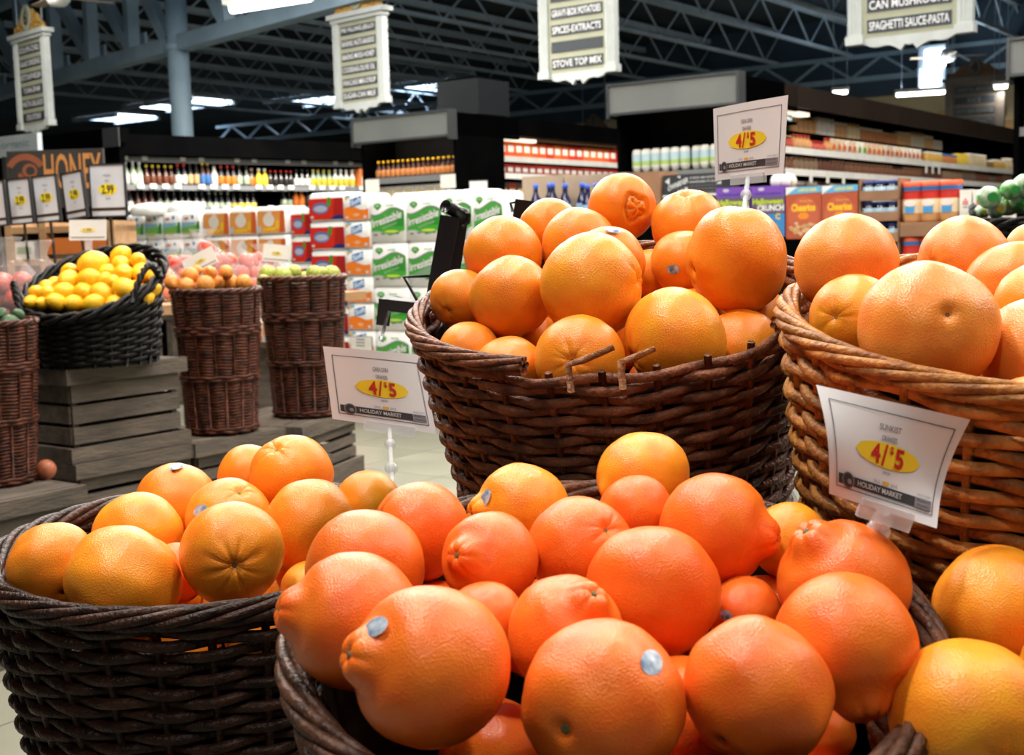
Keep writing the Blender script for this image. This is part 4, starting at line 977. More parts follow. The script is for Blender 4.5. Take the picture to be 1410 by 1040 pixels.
def ring_path(R, z, N, A, par, jit, seed, steps=4):
    pts = []
    n = N * steps
    for i in range(n):
        f = 2 * math.pi * i / n
        a = A * math.cos(N / 2 * f + par * math.pi)
        w = noise.noise(Vector((math.cos(f) * 3 + seed, math.sin(f) * 3, z * 40))) * jit
        pts.append(((R + a) * math.cos(f), (R + a) * math.sin(f), z + w + .0012 * math.sin(N / 2 * f)))
    return pts
def wall_r(R0, R1, H, z):                      # radius at height z (0 at the rim, -H at the foot)
    t = min(1, max(0, -z / H)); return R0 + (R1 - R0) * t ** 1.25
def basket(label, loc, n_dir, R0, R1, H, m, dz=.0114, N=30, wr=.0054, rope=.0075, rim_arcs=None, group='wicker fruit baskets', steps=4, turns=5, line=.02):
    b = thing('wicker_basket', label, 'basket', loc, 0, group)
    n = Vector(n_dir).normalized()
    x = Vector((1, 0, 0)); x = (x - n * x.dot(n)).normalized(); y = n.cross(x)
    b.rotation_mode = 'QUATERNION'; b.rotation_quaternion = Matrix((x, y, n)).transposed().to_quaternion()
    rows = int((H - .012) / dz)
    for k in range(rows):
        z = -.012 - k * dz
        MB().tube(ring_path(wall_r(R0, R1, H, z), z, N, wr * .85, k % 2, .0025, k * 1.7 + R0 * 9, steps), wr, 6, None, True).build('weaver', m, b)
    for i in range(N):
        f = 2 * math.pi * i / N
        MB().tube([(wall_r(R0, R1, H, z) * math.cos(f), wall_r(R0, R1, H, z) * math.sin(f), z) for z in [-.004 - (H - .004) * j / 6 for j in range(7)]], wr * .75, 5).build('stake', m, b)
    for s in range(6):
        for a0, a1 in (rim_arcs or [(0, 360)]):
            full = a1 - a0 >= 360; cnt = max(8, int((a1 - a0) * .45)); pts = []
            for i in range(cnt if full else cnt + 1):
                f = math.radians(a0 + (a1 - a0) * i / cnt); ps = turns * f + s * math.pi / 3
                r = R0 + .002 + rope * math.cos(ps); pts.append((r * math.cos(f), r * math.sin(f), .002 + rope * .9 * math.sin(ps)))
            MB().tube(pts, rope * .55, 6, None, full).build('rim_strand', m, b)
    MB().lathe([(R1 - .014, -H + .01), (wall_r(R0, R1, H, -line) - .013, -line), (wall_r(R0, R1, H, -line) - .015, -line), (R1 - .016, -H + .01)], 36).build('shade_lining', M_fill, b)  # dark sheet added inside so the weave gaps read as shade
    MB().lathe([(0.0, -H), (R1, -H), (R1, -H + .008), (0, -H + .008)], 28).build('base', m, b)
    return b
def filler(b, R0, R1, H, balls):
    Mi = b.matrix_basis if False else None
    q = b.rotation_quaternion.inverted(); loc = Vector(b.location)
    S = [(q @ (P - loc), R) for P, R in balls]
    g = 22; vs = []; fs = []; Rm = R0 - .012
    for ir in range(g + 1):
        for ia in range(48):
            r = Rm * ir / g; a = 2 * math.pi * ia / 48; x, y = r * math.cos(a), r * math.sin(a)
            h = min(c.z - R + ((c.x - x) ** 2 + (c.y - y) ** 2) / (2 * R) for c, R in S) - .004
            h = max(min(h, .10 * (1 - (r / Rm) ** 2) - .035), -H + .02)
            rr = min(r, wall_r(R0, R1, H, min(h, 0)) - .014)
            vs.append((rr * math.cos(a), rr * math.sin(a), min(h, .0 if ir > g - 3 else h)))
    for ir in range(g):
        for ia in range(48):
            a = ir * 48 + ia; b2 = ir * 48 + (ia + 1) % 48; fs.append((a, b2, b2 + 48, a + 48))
    MB().raw(vs, fs, None, True).build('gap_filler', M_fill, b)

# ------------------------------------------------------------------ citrus
def citrus_mat(name, c, c2, rough=.33):
    m = mat(name, c, rough, c2, 1.6, bump=.0, rnd=.05, spec=.45)
    nt = m.node_tree; N = nt.nodes; L = nt.links; b = N['Principled BSDF']
    sh = [n for n in N if n.type == 'VECT_MATH'][0]
    vo = N.new('ShaderNodeTexVoronoi'); vo.inputs['Scale'].default_value = 34
    L.new(sh.outputs[0], vo.inputs['Vector'])
    nz = N.new('ShaderNodeTexNoise'); nz.inputs['Scale'].default_value = 5; nz.inputs['Detail'].default_value = 4
    L.new(sh.outputs[0], nz.inputs['Vector'])
    bp = N.new('ShaderNodeBump'); bp.inputs['Strength'].default_value = .16; bp.inputs['Distance'].default_value = .0025
    L.new(vo.outputs['Distance'], bp.inputs['Height'])
    bp2 = N.new('ShaderNodeBump'); bp2.inputs['Strength'].default_value = .025; bp2.inputs['Distance'].default_value = .004
    L.new(nz.outputs['Fac'], bp2.inputs['Height']); L.new(bp.outputs[0], bp2.inputs['Normal'])
    L.new(bp2.outputs[0], b.inputs['Normal'])
    b.inputs['Subsurface Weight'].default_value = .0
    b.inputs['Subsurface Radius'].default_value = (.010, .004, .001)
    b.inputs['Subsurface Scale'].default_value = 1.0
    return m
O_NAV = citrus_mat('orange_peel', (236, 144, 34), (238, 130, 32))
O_YEL = citrus_mat('yellow_orange_peel', (244, 160, 38), (240, 138, 36))
O_RED = citrus_mat('tangelo_peel', (236, 118, 34), (234, 100, 28))
O_TAN = citrus_mat('pale_orange_peel', (240, 150, 60), (234, 128, 50))
M_stem = mat('stem_button', (120, 118, 70), .7, (90, 80, 50), 3)
M_navel = mat('navel_rind', (170, 96, 30), .7, (196, 110, 30), 3)
M_stick = mat('fruit_sticker', (186, 194, 202), .3, (70, 110, 150), 6.0)
def citrus_mesh(kind, seed):
    nr, ns = 44, 56; vs = []; fs = []
    so = Vector((seed * 3.1, seed * 1.7, seed * .9))
    for i in range(nr + 1):
        th = math.pi * (i / nr) ** 1.12
        for j in range(ns):
            ph = 2 * math.pi * j / ns
            d = Vector((math.sin(th) * math.cos(ph), math.sin(th) * math.sin(ph), math.cos(th)))
            r = 1 + .035 * noise.noise(d * 1.3 + so) + .012 * noise.noise(d * 3.5 + so)
            g = 0
            if kind == 'star':
                k = abs(math.cos(4 * ph + 1.3 * noise.noise(so + Vector((ph, 0, 0))))) ** 14
                r -= .16 * math.exp(-(th / .13) ** 2) + .05 * k * math.exp(-((th - .34) / .26) ** 2) + .03 * math.exp(-(th / .4) ** 2)
            elif kind == 'stem':
                k = abs(math.cos(3 * ph + 2 * noise.noise(so + Vector((ph, 0, 0))))) ** 10
                r -= .12 * math.exp(-(th / .14) ** 2) + .022 * k * math.exp(-((th - .3) / .22) ** 2) + .02 * math.exp(-(th / .5) ** 2)
            elif kind == 'navel':
                wob = th + .05 * math.sin(3 * ph + seed) + .03 * math.sin(5 * ph)
                r -= .13 * math.exp(-((wob - .36) / .045) ** 2) + .03 * math.exp(-(th / .36) ** 2)
                if th < .36: r += .035 * noise.noise(d * 9 + so) - .08 * abs(math.cos(2.5 * ph + 2 * th)) ** 8 * math.exp(-((th - .2) / .1) ** 2)
            elif kind == 'tangelo':
                r += .17 * math.exp(-(th / .34) ** 4) - .03 * math.exp(-((th - .58) / .16) ** 2)
                r -= .10 * math.exp(-(th / .09) ** 2) + .03 * abs(math.cos(3 * ph)) ** 6 * math.exp(-((th - .25) / .16) ** 2)
            elif kind == 'long':
                r += .12 * math.cos(th) ** 2 + .1 * math.exp(-(th / .2) ** 2)
            elif kind == 'lump':
                r += .055 * noise.noise(d * 1.7 - so) - .1 * math.exp(-(th / .1) ** 2) - .02 * math.exp(-(th / .5) ** 2)
            r -= .02 * math.exp(-((math.pi - th) / .3) ** 2)
            z = .955 if kind in ('star', 'stem', 'lump') else 1.0
            vs.append((d.x * r, d.y * r, d.z * r * z))
    for i in range(nr):
        for j in range(ns):
            a = i * ns + j; b = i * ns + (j + 1) % ns; fs.append((a, a + ns, b + ns, b))
    mb = MB().raw(vs, fs, O_NAV, True)
    return mb
CIT = {}
def citrus_data(kind, m):
    lst = CIT.setdefault((kind, m.name), [])
    if len(lst) < 3:
        mb = citrus_mesh(kind, len(lst) * 7 + len(CIT) + 1); mb.mats = [m]; lst.append(mb.mesh('citrus'))
        return lst[-1]
    return random.choice(lst)
TIP = {'star': .80, 'stem': .82, 'navel': .96, 'tangelo': 1.075, 'long': 1.2, 'lump': .85}
STEM_ME = MB().lathe([(.085, -.04), (.085, .02), (.06, .045), (.02, .05), (0.0, .03)], 9, M_stem).mesh('stem_button')
def sticker_mesh():
    vs = []; fs = []; n = 16
    for ir in range(4):
        for ia in range(n):
            a = 2 * math.pi * ia / n; x = .21 * ir / 3 * math.cos(a); y = .14 * ir / 3 * math.sin(a)
            vs.append((x, y, math.sqrt(max(0, 1.022 ** 2 - x * x - y * y))))
    for ir in range(3):
        for ia in range(n): fs.append((ir * n + ia, ir * n + (ia + 1) % n, (ir + 1) * n + (ia + 1) % n, (ir + 1) * n + ia))
    return MB().raw(vs, fs, M_stick, True).mesh('fruit_sticker')
STICK_ME = sticker_mesh()
def disc_dir(dx, dy):                            # direction on the side seen by the camera
    s = dx * dx + dy * dy
    if s > 1: dx, dy = dx / math.sqrt(s), dy / math.sqrt(s); s = 1
    return (RIGHT * dx + UP * dy - FWD * math.sqrt(1 - s)).normalized()
def citrus(name, cat, label, P, R, kind, m, tip, stick, group):
    o = obj(name, citrus_data(kind, m))
    tag(o, label, cat, group)
    o.location = P; o.scale = (R, R, R)
    ax = disc_dir(*tip) if tip else Vector((random.uniform(-.5, .5), random.uniform(.2, 1), random.uniform(-1, .3))).normalized()
    q = Vector((0, 0, 1)).rotation_difference(ax)
    q = q @ Quaternion((0, 0, 1), random.uniform(0, 6.28))
    o.rotation_mode = 'QUATERNION'; o.rotation_quaternion = q
    if kind in ('star', 'stem', 'tangelo', 'lump'):
        s = obj('stem_button', STEM_ME, o); s.location = (0, 0, TIP[kind] * (.955 if kind in ('star', 'stem', 'lump') else 1))
        if kind == 'tangelo': s.scale = (.7, .7, .7)
    if stick:
        d = q.inverted() @ disc_dir(*stick[:2])
        s = obj('fruit_sticker', STICK_ME, o); s.rotation_mode = 'QUATERNION'
        s.rotation_quaternion = Vector((0, 0, 1)).rotation_difference(d) @ Quaternion((0, 0, 1), stick[2] if len(stick) > 2 else .6)
        s['label'] = 'small oval paper fruit sticker'
    return o
def heap(items, iters=400, slack=.985, dmin=0, dmax=9, bk=None):
    """items: px, py, r_px, first guess of distance.  Pushes fruit apart, mostly along the line of sight, and keeps them inside the basket wall."""
    P = [at(it[0], it[1], it[3]) for it in items]; base = [it[3] for it in items]; n = len(items)
    ray = [(at(it[0], it[1], 1.0) - CAM).normalized() for it in items]
    if bk: loc, q, R0, R1, H = bk; qi = q.inverted()
    for k in range(iters):
        R = [it[2] * (p - CAM).dot(FWD) / F for it, p in zip(items, P)]
        for i in range(n):
            for j in range(i + 1, n):
                dv = P[i] - P[j]; L = dv.length; ov = (R[i] + R[j]) * slack - L
                if ov > 0:
                    dv = dv / max(L, 1e-6); sg = -1 if base[i] <= base[j] else 1
                    mv = dv * (.16 * ov); dp = .2 * ov * sg
                    P[i] += mv + ray[i] * dp; P[j] -= mv + ray[j] * dp
        if bk:
            for i in range(n):
                c = qi @ (P[i] - loc); rho = math.hypot(c.x, c.y); out = Vector((c.x / max(rho, 1e-6), c.y / max(rho, 1e-6), 0)); mv = None
                if c.z < 0:
                    ex = rho - (wall_r(R0, R1, H, c.z) - R[i] - .010)
                    if ex > 0: mv = out * (-ex * .6)
                else:
                    v = Vector((rho - R0, c.z)); ex = R[i] + .011 - v.length
                    if ex > 0 and v.length > 1e-6: v.normalize(); mv = out * (v.x * ex * .6) + Vector((0, 0, v.y * ex * .6))
                if mv: P[i] += q @ mv
        w = .05 if k < iters - 60 else .01
        for i in range(n):
            t = min(dmax / ray[i].y, max(dmin / ray[i].y, (P[i] - CAM).dot(ray[i])))
            P[i] += (CAM + ray[i] * t - P[i]) * w
    R = [it[2] * (p - CAM).dot(FWD) / F for it, p in zip(items, P)]
    return P, R, [p.y for p in P]
def lower_layer(P, R, bk, name, cat, group, m, r=.037):
    loc, q, R0, R1, H = bk; qi = q.inverted(); S = [(qi @ (p - loc), rr) for p, rr in zip(P, R)]; k = 0
    for gy in range(-3, 4):
        for gx in range(-3, 4):
            x = (gx + .5 * (gy % 2)) * .078; y = gy * .068; rho = math.hypot(x, y)
            z = -.02
            for it in range(40):
                hit = False
                for c, rr in S:
                    h2 = (r + rr) ** 2 * .97 - (c.x - x) ** 2 - (c.y - y) ** 2
                    if h2 > 0 and abs(c.z - z) < math.sqrt(h2): z = c.z - math.sqrt(h2) - 1e-4; hit = True
                if not hit: break
            if z < -H + r + .02 or rho + r > wall_r(R0, R1, H, min(0, z)) - .012: continue
            p = loc + q @ Vector((x, y, z)); S.append((Vector((x, y, z)), r)); P.append(p); R.append(r)
            citrus(name, cat, '%s shaded %s buried in the lower layer of the %s' % (nth(k), cat, group.split(' in the ')[-1]), p, r, 'stem', m, None, None, group); k += 1
def fruit_basket(items, name, cat, group, mdef, dmin, dmax, bk):
    P, R, ds = heap([it[:4] for it in items], dmin=dmin, dmax=dmax, bk=bk)
    for it, p, r in zip(items, P, R):
        kind, tip, stick, label = it[4:8]
        m = it[8] if len(it) > 8 else mdef
        citrus(name, cat, label, p, r, kind, m, tip, stick, group)
    P = list(P); R = list(R); lower_layer(P, R, bk, name, cat, group, mdef)
    return list(zip(P, R)), ds

# --- centre basket
B = [
 (798, 497, 63, 1.10, 'stem', (-.25, -.02), None, 'orange half behind the front rim, its navel just above the broken willow ends'),
 (695, 516, 52, 1.11, 'stem', None, None, 'orange low at the front rim below the oval orange, centre basket'),
 (637, 486, 44, 1.15, 'stem', None, None, 'small orange tucked into the left front corner of the centre basket'),
 (929, 468, 72, 1.12, 'stem', (-.9, -.4), None, 'yellowish orange at the front right rim of the centre basket', O_YEL),
 (815, 394, 74, 1.15, 'stem', (.94, .1), None, 'largest yellow-orange fruit in the middle of the centre basket', O_YEL),
 (697, 416, 59, 1.17, 'lump', (.7, -.72), None, 'oval orange left of the largest fruit in the centre basket'),
 (1015, 357, 73, 1.22, 'lump', (-.95, -.25), None, 'big smooth orange at the right side of the centre basket heap'),
 (632, 412, 42, 1.23, 'stem', (-.42, -.5), None, 'orange at the left rim of the centre basket showing a small navel'),
 (838, 362, 51, 1.28, 'stem', None, (.05, .82, .2), 'orange with a blue sticker on top peeking behind the largest fruit'),
 (797, 338, 52, 1.33, 'stem', None, None, 'pebbly orange between the left back fruit and the largest fruit'),
 (692, 352, 55, 1.28, 'stem', None, None, 'pebble-skinned orange at the left back of the centre basket'),
 (941, 362, 45, 1.30, 'stem', None, (-.42, -.28, 1.5), 'orange with a dark oval sticker beside the big smooth orange'),
 (948, 311, 52, 1.36, 'stem', (-.15, .85), None, 'orange with its stem on top, back right of the centre basket'),
 (856, 286, 47, 1.40, 'navel', (.35, -.12), None, 'topmost orange with a large curly navel scar, centre basket'),
 (757, 316, 43, 1.42, 'stem', None, None, 'orange at the back left of the centre basket heap'),
 (1048, 440, 42, 1.26, 'stem', None, None, 'shaded orange under the big smooth orange near the right rim'),
 (893, 376, 34, 1.34, 'stem', None, None, 'small orange glimpsed between the largest fruit and the stickered one'),
 (742, 468, 34, 1.24, 'stem', None, None, 'yellowish orange glimpsed in the gap below the oval orange', O_YEL),
]
cb_n = Vector((-.09, -.235, 1))
cb_loc = at(840, 415, 1.255)
cb = basket('brown wicker basket with broken rim heaped with navel oranges, centre', cb_loc, cb_n, .193, .150, .27, W_CENTER, dz=.0098, N=26, wr=.0048, rope=.0062, rim_arcs=[(165, 243), (-45, 168)])
# broken border: loose willow ends at the front
for a, h, tx, tz in ((255, .006, .04, .008), (268, .005, .03, .006)):
    f = math.radians(a); r = .196
    x, y = r * math.cos(f), r * math.sin(f)
    MB().tube([(x, y, -.02), (x, y, h * .7), (x + tx * .3, y + .002, h), (x + tx, y + .004 * (1 if tx > 0 else -1), h + tz)], [.0036, .0036, .0034, .0028], 6).build('loose_willow_end', W_TIP, cb)
balls, ds = fruit_basket(B, 'navel_orange', 'orange', 'oranges in the centre basket', O_NAV, 1.08, 1.46, (cb_loc, cb.rotation_quaternion, .193, .150, .27))
DS = {'c': ds}
filler(cb, .193, .150, .27, balls)

# --- front basket of tangelos
B = [
 (592, 917, 111, .69, 'tangelo', (-.86, .22), (-.62, .58, .4), 'large tangelo with a silver sticker, nearest on the front left'),
 (828, 968, 114, .68, 'lump', (-.55, -.14), (.54, .62, -.6), 'large tangelo with an oval sticker at its upper right, front middle'),
 (1042, 952, 103, .69, 'lump', (-.6, -.58), None, 'big plain tangelo at the front between the stickered one and the right pair'),
 (1163, 884, 96, .74, 'tangelo', (.15, -.84), None, 'tangelo with a yellow neck pointing down at the right rim', None),
 (487, 855, 94, .76, 'tangelo', (-.93, .2), None, 'tangelo hanging over the left rim behind the silver-stickered one'),
 (690, 1040, 70, .76, 'stem', None, None, 'shaded red tangelo at the bottom between the two stickered fruits'),
 (1138, 1010, 40, .78, 'stem', None, None, 'small shaded tangelo at the bottom right inside the rim'),
 (780, 872, 80, .79, 'tangelo', (.42, .72), None, 'tangelo with a bumpy neck on top, centre of the front basket'),
 (895, 814, 93, .80, 'stem', None, None, 'smooth shiny tangelo in the middle of the front basket'),
 (1167, 808, 90, .84, 'tangelo', (-.58, .78), None, 'tangelo with a wrinkled neck at upper left, back right of front basket'),
 (668, 858, 58, .84, 'stem', None, None, 'tangelo half hidden behind the silver-stickered fruit'),
 (502, 785, 82, .85, 'stem', None, None, 'tangelo above the left rim fruit, back left of the front basket'),
 (1025, 843, 52, .86, 'stem', None, (-.62, .1, 1.0), 'small tangelo in the hollow right of the smooth shiny one'),
 (677, 772, 67, .87, 'tangelo', (-.6, .2), None, 'tangelo whose round neck points left, middle left of front basket'),
 (803, 755, 74, .89, 'stem', (.5, .5), None, 'tangelo behind the smooth shiny one in the front basket'),
 (985, 732, 78, .91, 'tangelo', (.9, -.1), None, 'oblong tangelo with its neck pointing right, back of front basket'),
 (578, 732, 70, .95, 'stem', (-.88, .34), None, 'tangelo with a dark stem on its left, back left of front basket'),
 (875, 705, 52, .98, 'stem', None, None, 'tangelo glimpsed between the oblong one and the back yellow one'),
 (718, 703, 66, .97, 'tangelo', (-.93, -.02), (-.74, .3, 1.3), 'yellow-orange tangelo with a sticker near its left tip', O_YEL),
 (886, 664, 60, 1.02, 'long', (-.8, -.3), None, 'oblong yellow-orange tangelo at the very back of the front basket', O_YEL),
 (1088, 745, 54, 1.0, 'stem', None, None, 'yellow-orange fruit behind the wrinkled-neck tangelo', O_YEL),
]
B = [tuple(x for k, x in enumerate(it) if not (k == 8 and x is None)) for it in B]
tb_n = Vector((0.0, -.25, 1))
tb_loc = at(838, 868, .80)
tb = basket('umber wicker basket full of red-orange tangelos, nearest the viewer', tb_loc, tb_n, .200, .160, .26, W_TANG, dz=.0108, N=32, wr=.0056)
balls, ds = fruit_basket(B, 'tangelo', 'tangelo', 'tangelos in the front basket', O_RED, .6, 1.03, (tb_loc, tb.rotation_quaternion, .2, .16, .26))
DS['t'] = ds
filler(tb, .2, .16, .26, balls)

# --- left basket
B = [
 (170, 800, 79, 1.14, 'lump', (-.5, -.85), None, 'broad pale-blotched orange at the front rim of the left basket'),
 (320, 762, 71, 1.16, 'star', (.26, -.14), None, 'orange with a star of creases round its stem, left basket'),
 (70, 783, 63, 1.19, 'lump', (.5, -.5), None, 'orange at the far left rim of the left basket'),
 (243, 790, 42, 1.22, 'stem', None, None, 'red-orange fruit wedged between the blotched and the star-creased ones', O_RED),
 (190, 740, 62, 1.26, 'star', (-.06, -.25), None, 'yellow-orange fruit with a short groove above its stem, left basket', O_YEL),
 (425, 724, 66, 1.25, 'stem', (-.86, .5), None, 'plain orange right of the star-creased one in the left basket'),
 (315, 716, 59, 1.30, 'stem', (.4, .78), (-.45, .3, 1.0), 'orange with a torn white sticker behind the star-creased one'),
 (243, 693, 56, 1.37, 'stem', None, (.1, .93, 0), 'orange at the back of the left basket with a sticker on top'),
 (401, 655, 58, 1.38, 'stem', (-.3, .75), None, 'shiny orange on top at the back right of the left basket'),
 (345, 656, 45, 1.44, 'stem', None, None, 'shiny orange leaning on its neighbour at the back of the left basket'),
 (508, 696, 48, 1.36, 'stem', (-.6, -.5), None, 'yellow orange at the right end of the left basket', O_YEL),
 (428, 812, 42, 1.24, 'stem', None, None, 'yellow sliver of an orange at the right rim of the left basket', O_YEL),
]
lb_n = Vector((0.0, -.07, 1))
lb_loc = at(290, 752, 1.29)
lb = basket('dark brown wicker basket of navel oranges beside the wooden crates, left', lb_loc, lb_n, .212, .176, .27, W_LEFT, dz=.0115, N=28, wr=.0056, rope=.0085, line=.09)
balls, ds = fruit_basket(B, 'navel_orange', 'orange', 'oranges in the left basket', O_NAV, 1.1, 1.5, (lb_loc, lb.rotation_quaternion, .212, .176, .27))
DS['l'] = ds
filler(lb, .212, .176, .27, balls)

# --- right basket
B = [
 (1268, 463, 94, .90, 'lump', (0, .2), None, 'largest pale orange with a button at its middle, right basket'),
 (1170, 442, 64, .95, 'stem', (-.68, .05), None, 'yellow-orange fruit tilted against the left rim of the right basket', O_YEL),
 (1432, 486, 84, .90, 'lump', None, None, 'pale orange cut by the right edge above the golden rim'),
 (1160, 368, 71, 1.05, 'stem', (.2, -.9), None, 'pale orange with a dark blemish, upper left of the right basket'),
 (1285, 424, 48, 1.0, 'stem', None, None, 'orange hidden behind the largest pale one in the right basket'),
 (1428, 424, 60, 1.0, 'stem', None, None, 'bright yellow fruit at the right edge of the right basket', O_YEL),
 (1396, 400, 68, 1.05, 'lump', (-.2, -.3), None, 'pale orange with small dark spots at the right edge'),
 (1328, 362, 64, 1.12, 'stem', (-.9, -.1), None, 'pale orange at the back right of the right basket'),
 (1425, 345, 40, 1.16, 'stem', None, None, 'orange at the back by the right edge, mostly cut off'),
]
rb_n = Vector((0.0, -.2, 1))
rb_loc = at(1466, 442, 1.0)
rb = basket('golden brown wicker basket of pale oranges at the right edge', rb_loc, rb_n, .213, .17, .28, W_RIGHT, dz=.0105, N=28, wr=.0053, rope=.007)
balls, ds = fruit_basket(B, 'pale_orange', 'orange', 'oranges in the right basket', O_TAN, .82, 1.18, (rb_loc, rb.rotation_quaternion, .213, .17, .28))
DS['r'] = ds
filler(rb, .213, .17, .28, balls)

# --- lower right basket
B = [
 (1332, 988, 108, .70, 'stem', (.22, -.45), None, 'glossy yellow-orange fruit in the bottom right corner', O_YEL),
 (1375, 842, 89, .80, 'lump', None, None, 'yellow-orange fruit above the bottom right corner fruit', O_YEL),
 (1500, 940, 95, .74, 'stem', None, None, 'yellow-orange fruit beyond the bottom right corner', O_YEL),
]
bb_loc = at(1690, 1035, .74)
bb = basket('wicker basket of yellow oranges cut off at the bottom right', bb_loc, Vector((0, -.2, 1)), .2, .16, .26, W_TANG, dz=.0118)
balls, ds = fruit_basket(B, 'navel_orange', 'orange', 'oranges in the bottom right basket', O_YEL, .62, .9, (bb_loc, bb.rotation_quaternion, .2, .16, .26))
DS['b'] = ds
filler(bb, .2, .16, .26, balls)

# --- stepped stand under the five baskets
M_stand = mat('black_stand_wood', (30, 26, 24), .6, (22, 19, 18), 6)
st = thing('display_stand', 'black stepped display stand under the wicker fruit baskets', 'display stand', (0, 0, 0))
for b, H, R1 in ((cb, .27, .15), (tb, .26, .16), (lb, .27, .176), (rb, .28, .17), (bb, .26, .16)):
    n = (b.rotation_quaternion @ Vector((0, 0, 1))).normalized()
    foot = Vector(b.location) - n * (H + .0125)
    o = MB().box(-.19, .19, -.17, .17, -.0125, .0115).build('tilted_shelf', M_stand, st)
    o.rotation_mode = 'QUATERNION'; o.rotation_quaternion = b.rotation_quaternion; o.location = foot
    for sx in (-1, 1):
        for sy in (-1, 1):
            top = foot + b.rotation_quaternion @ Vector((sx * .165, sy * .145, -.01))
            MB().box(top.x - .018, top.x + .018, top.y - .018, top.y + .018, 0, top.z).build('post', M_stand, st)

# ------------------------------------------------------------------ tall baskets, lemons, avocados, pears
def tall_basket_mesh(R0, R1, H):
    m = MB(); N = 26; dz = .0118; rows = int(H / dz); k = 0
    for k in range(rows):
        z = -.006 - k * dz; R = R0 + (R1 - R0) * (-z / H)
        fr = (-z / H); band = abs(fr - .27) < .03 or abs(fr - .60) < .03 or fr > .95
        m.tube(ring_path(R + (.006 if band else 0), z, N, .006 if not band else .003, (0 if fr < .27 else 1 if fr < .6 else 0) if not band else k % 2, .0012, k * 1.3, 4), .0054 if not band else .0066, 5, None, True)
    for i in range(N):
        f = 2 * math.pi * i / N
        m.tube([(R0 * math.cos(f), R0 * math.sin(f), 0), (R1 * math.cos(f), R1 * math.sin(f), -H)], .005, 5)
    return m
tall = tall_basket_mesh(.165, .128, .55); tall.mats = [W_TALL]; tall.m = [0] * len(tall.f); TALL = tall.mesh('woven_wall')
rimm = MB()
for s in range(3):
    rimm.tube([((.168 + .006 * math.cos(9 * f + s * 2.1)) * math.cos(f), (.168 + .006 * math.cos(9 * f + s * 2.1)) * math.sin(f), .003 + .006 * math.sin(9 * f + s * 2.1)) for f in [2 * math.pi * i / 90 for i in range(90)]], .0062, 5, W_TALL, True)
RIM = rimm.mesh('braided_rim')
TOPD = MB().lathe([(0, -.05), (.15, -.05), (.15, -.045), (0, -.03)], 24, M_fill).mesh('false_bottom')
LINE = MB().lathe([(.118, -.54), (.153, -.02), (.150, -.02), (.115, -.535)], 24, M_fill).mesh('shade_lining')
def tall_basket(label, p, s=1.0):
    b = thing('tall_wicker_basket', label, 'basket', p, 0, 'tall wicker baskets')
    b.scale = (s, s, s)
    w = obj('woven_wall', TALL, b); w['kind'] = 'stuff'
    obj('braided_rim', RIM, b); obj('false_bottom', TOPD, b); obj('shade_lining', LINE, b)
    return b
pb = at(297, 398, 4.95); pear_b = tall_basket('tall red-brown wicker basket of brown pears', (pb.x, pb.y, 1.083))
gb = at(416, 384, 5.38); green_b = tall_basket('tall red-brown wicker basket of green fruit', (gb.x, gb.y, 1.112), 1.057)
ab = at(-22, 450, 4.08); avo_b = tall_basket('tall dark wicker basket of avocados at the left edge', (ab.x, ab.y, 1.03), .945)
def fruit_mesh(name, kind, m):
    nr, ns = 14, 18; vs = []; fs = []
    for i in range(nr + 1):
        th = math.pi * i / nr
        for j in range(ns):
            ph = 2 * math.pi * j / ns; r = math.sin(th); z = math.cos(th)
            if kind == 'lemon': z *= 1.18; r *= .98; z += .12 * math.copysign(math.exp(-(min(th, math.pi - th) / .25) ** 2), z)
            if kind == 'pear': r *= 1 - .42 * max(0, z) ** 1.2; z *= 1.15 if z > 0 else 1
            if kind == 'avocado': r *= 1 - .28 * max(0, z) ** 1.3; z *= 1.3 if z > 0 else 1.05
            if kind == 'guava': z *= 1.02
            n_ = 1 + .03 * noise.noise(Vector((r * math.cos(ph) * 2, r * math.sin(ph) * 2, z * 2 + len(name))))
            vs.append((r * math.cos(ph) * n_, r * math.sin(ph) * n_, z * n_))
    for i in range(nr):
        for j in range(ns):
            a = i * ns + j; b = i * ns + (j + 1) % ns; fs.append((a, a + ns, b + ns, b))
    return MB().raw(vs, fs, m, True).mesh(name)
M_lemon = mat('lemon_peel', (250, 196, 30), .4, (246, 180, 24), 2, bump=.2, bs=24, rnd=.05)
M_pear = mat('russet_pear_skin', (222, 146, 60), .5, (200, 116, 42), 2.5, bump=.05, bs=30, rnd=.07)
M_guava = mat('green_fruit_skin', (178, 184, 76), .45, (120, 130, 50), 6, rnd=.06)
M_avo = mat('avocado_skin', (54, 96, 44), .5, (34, 58, 34), 4, bump=.4, bs=14)
M_twig = mat('fruit_twig', (84, 62, 38), .8)
LEM = fruit_mesh('lemon', 'lemon', M_lemon); PEAR = fruit_mesh('pear', 'pear', M_pear); GUA = fruit_mesh('fruit', 'guava', M_guava); AVO = fruit_mesh('avocado', 'avocado', M_avo)
TWIG = MB().tube([(0, 0, .9), (.02, 0, 1.06), (.06, 0, 1.18)], .05, 5, M_twig).mesh('stalk')
def pile(items, name, me, cat, labels, group, d0, b, R0, stalk=False, flat_=1.0, span=(.12, .12)):
    n = len(items)
    P, R, ds = heap([(px, py, r, d0 + (dd if dd is not None else 0)) for px, py, r, dd in items], 200, .88, d0 - span[0], d0 + span[1])
    for i in range(n):
        o = obj(name, me); tag(o, labels[i] if isinstance(labels, list) else labels, cat, group)
        o.location = P[i]; o.scale = (R[i], R[i], R[i])
        o.rotation_euler = (random.uniform(.9, 2.2), random.uniform(-.6, .6), random.uniform(0, 6.28))
        if stalk: obj('stalk', TWIG, o)
    return P, R
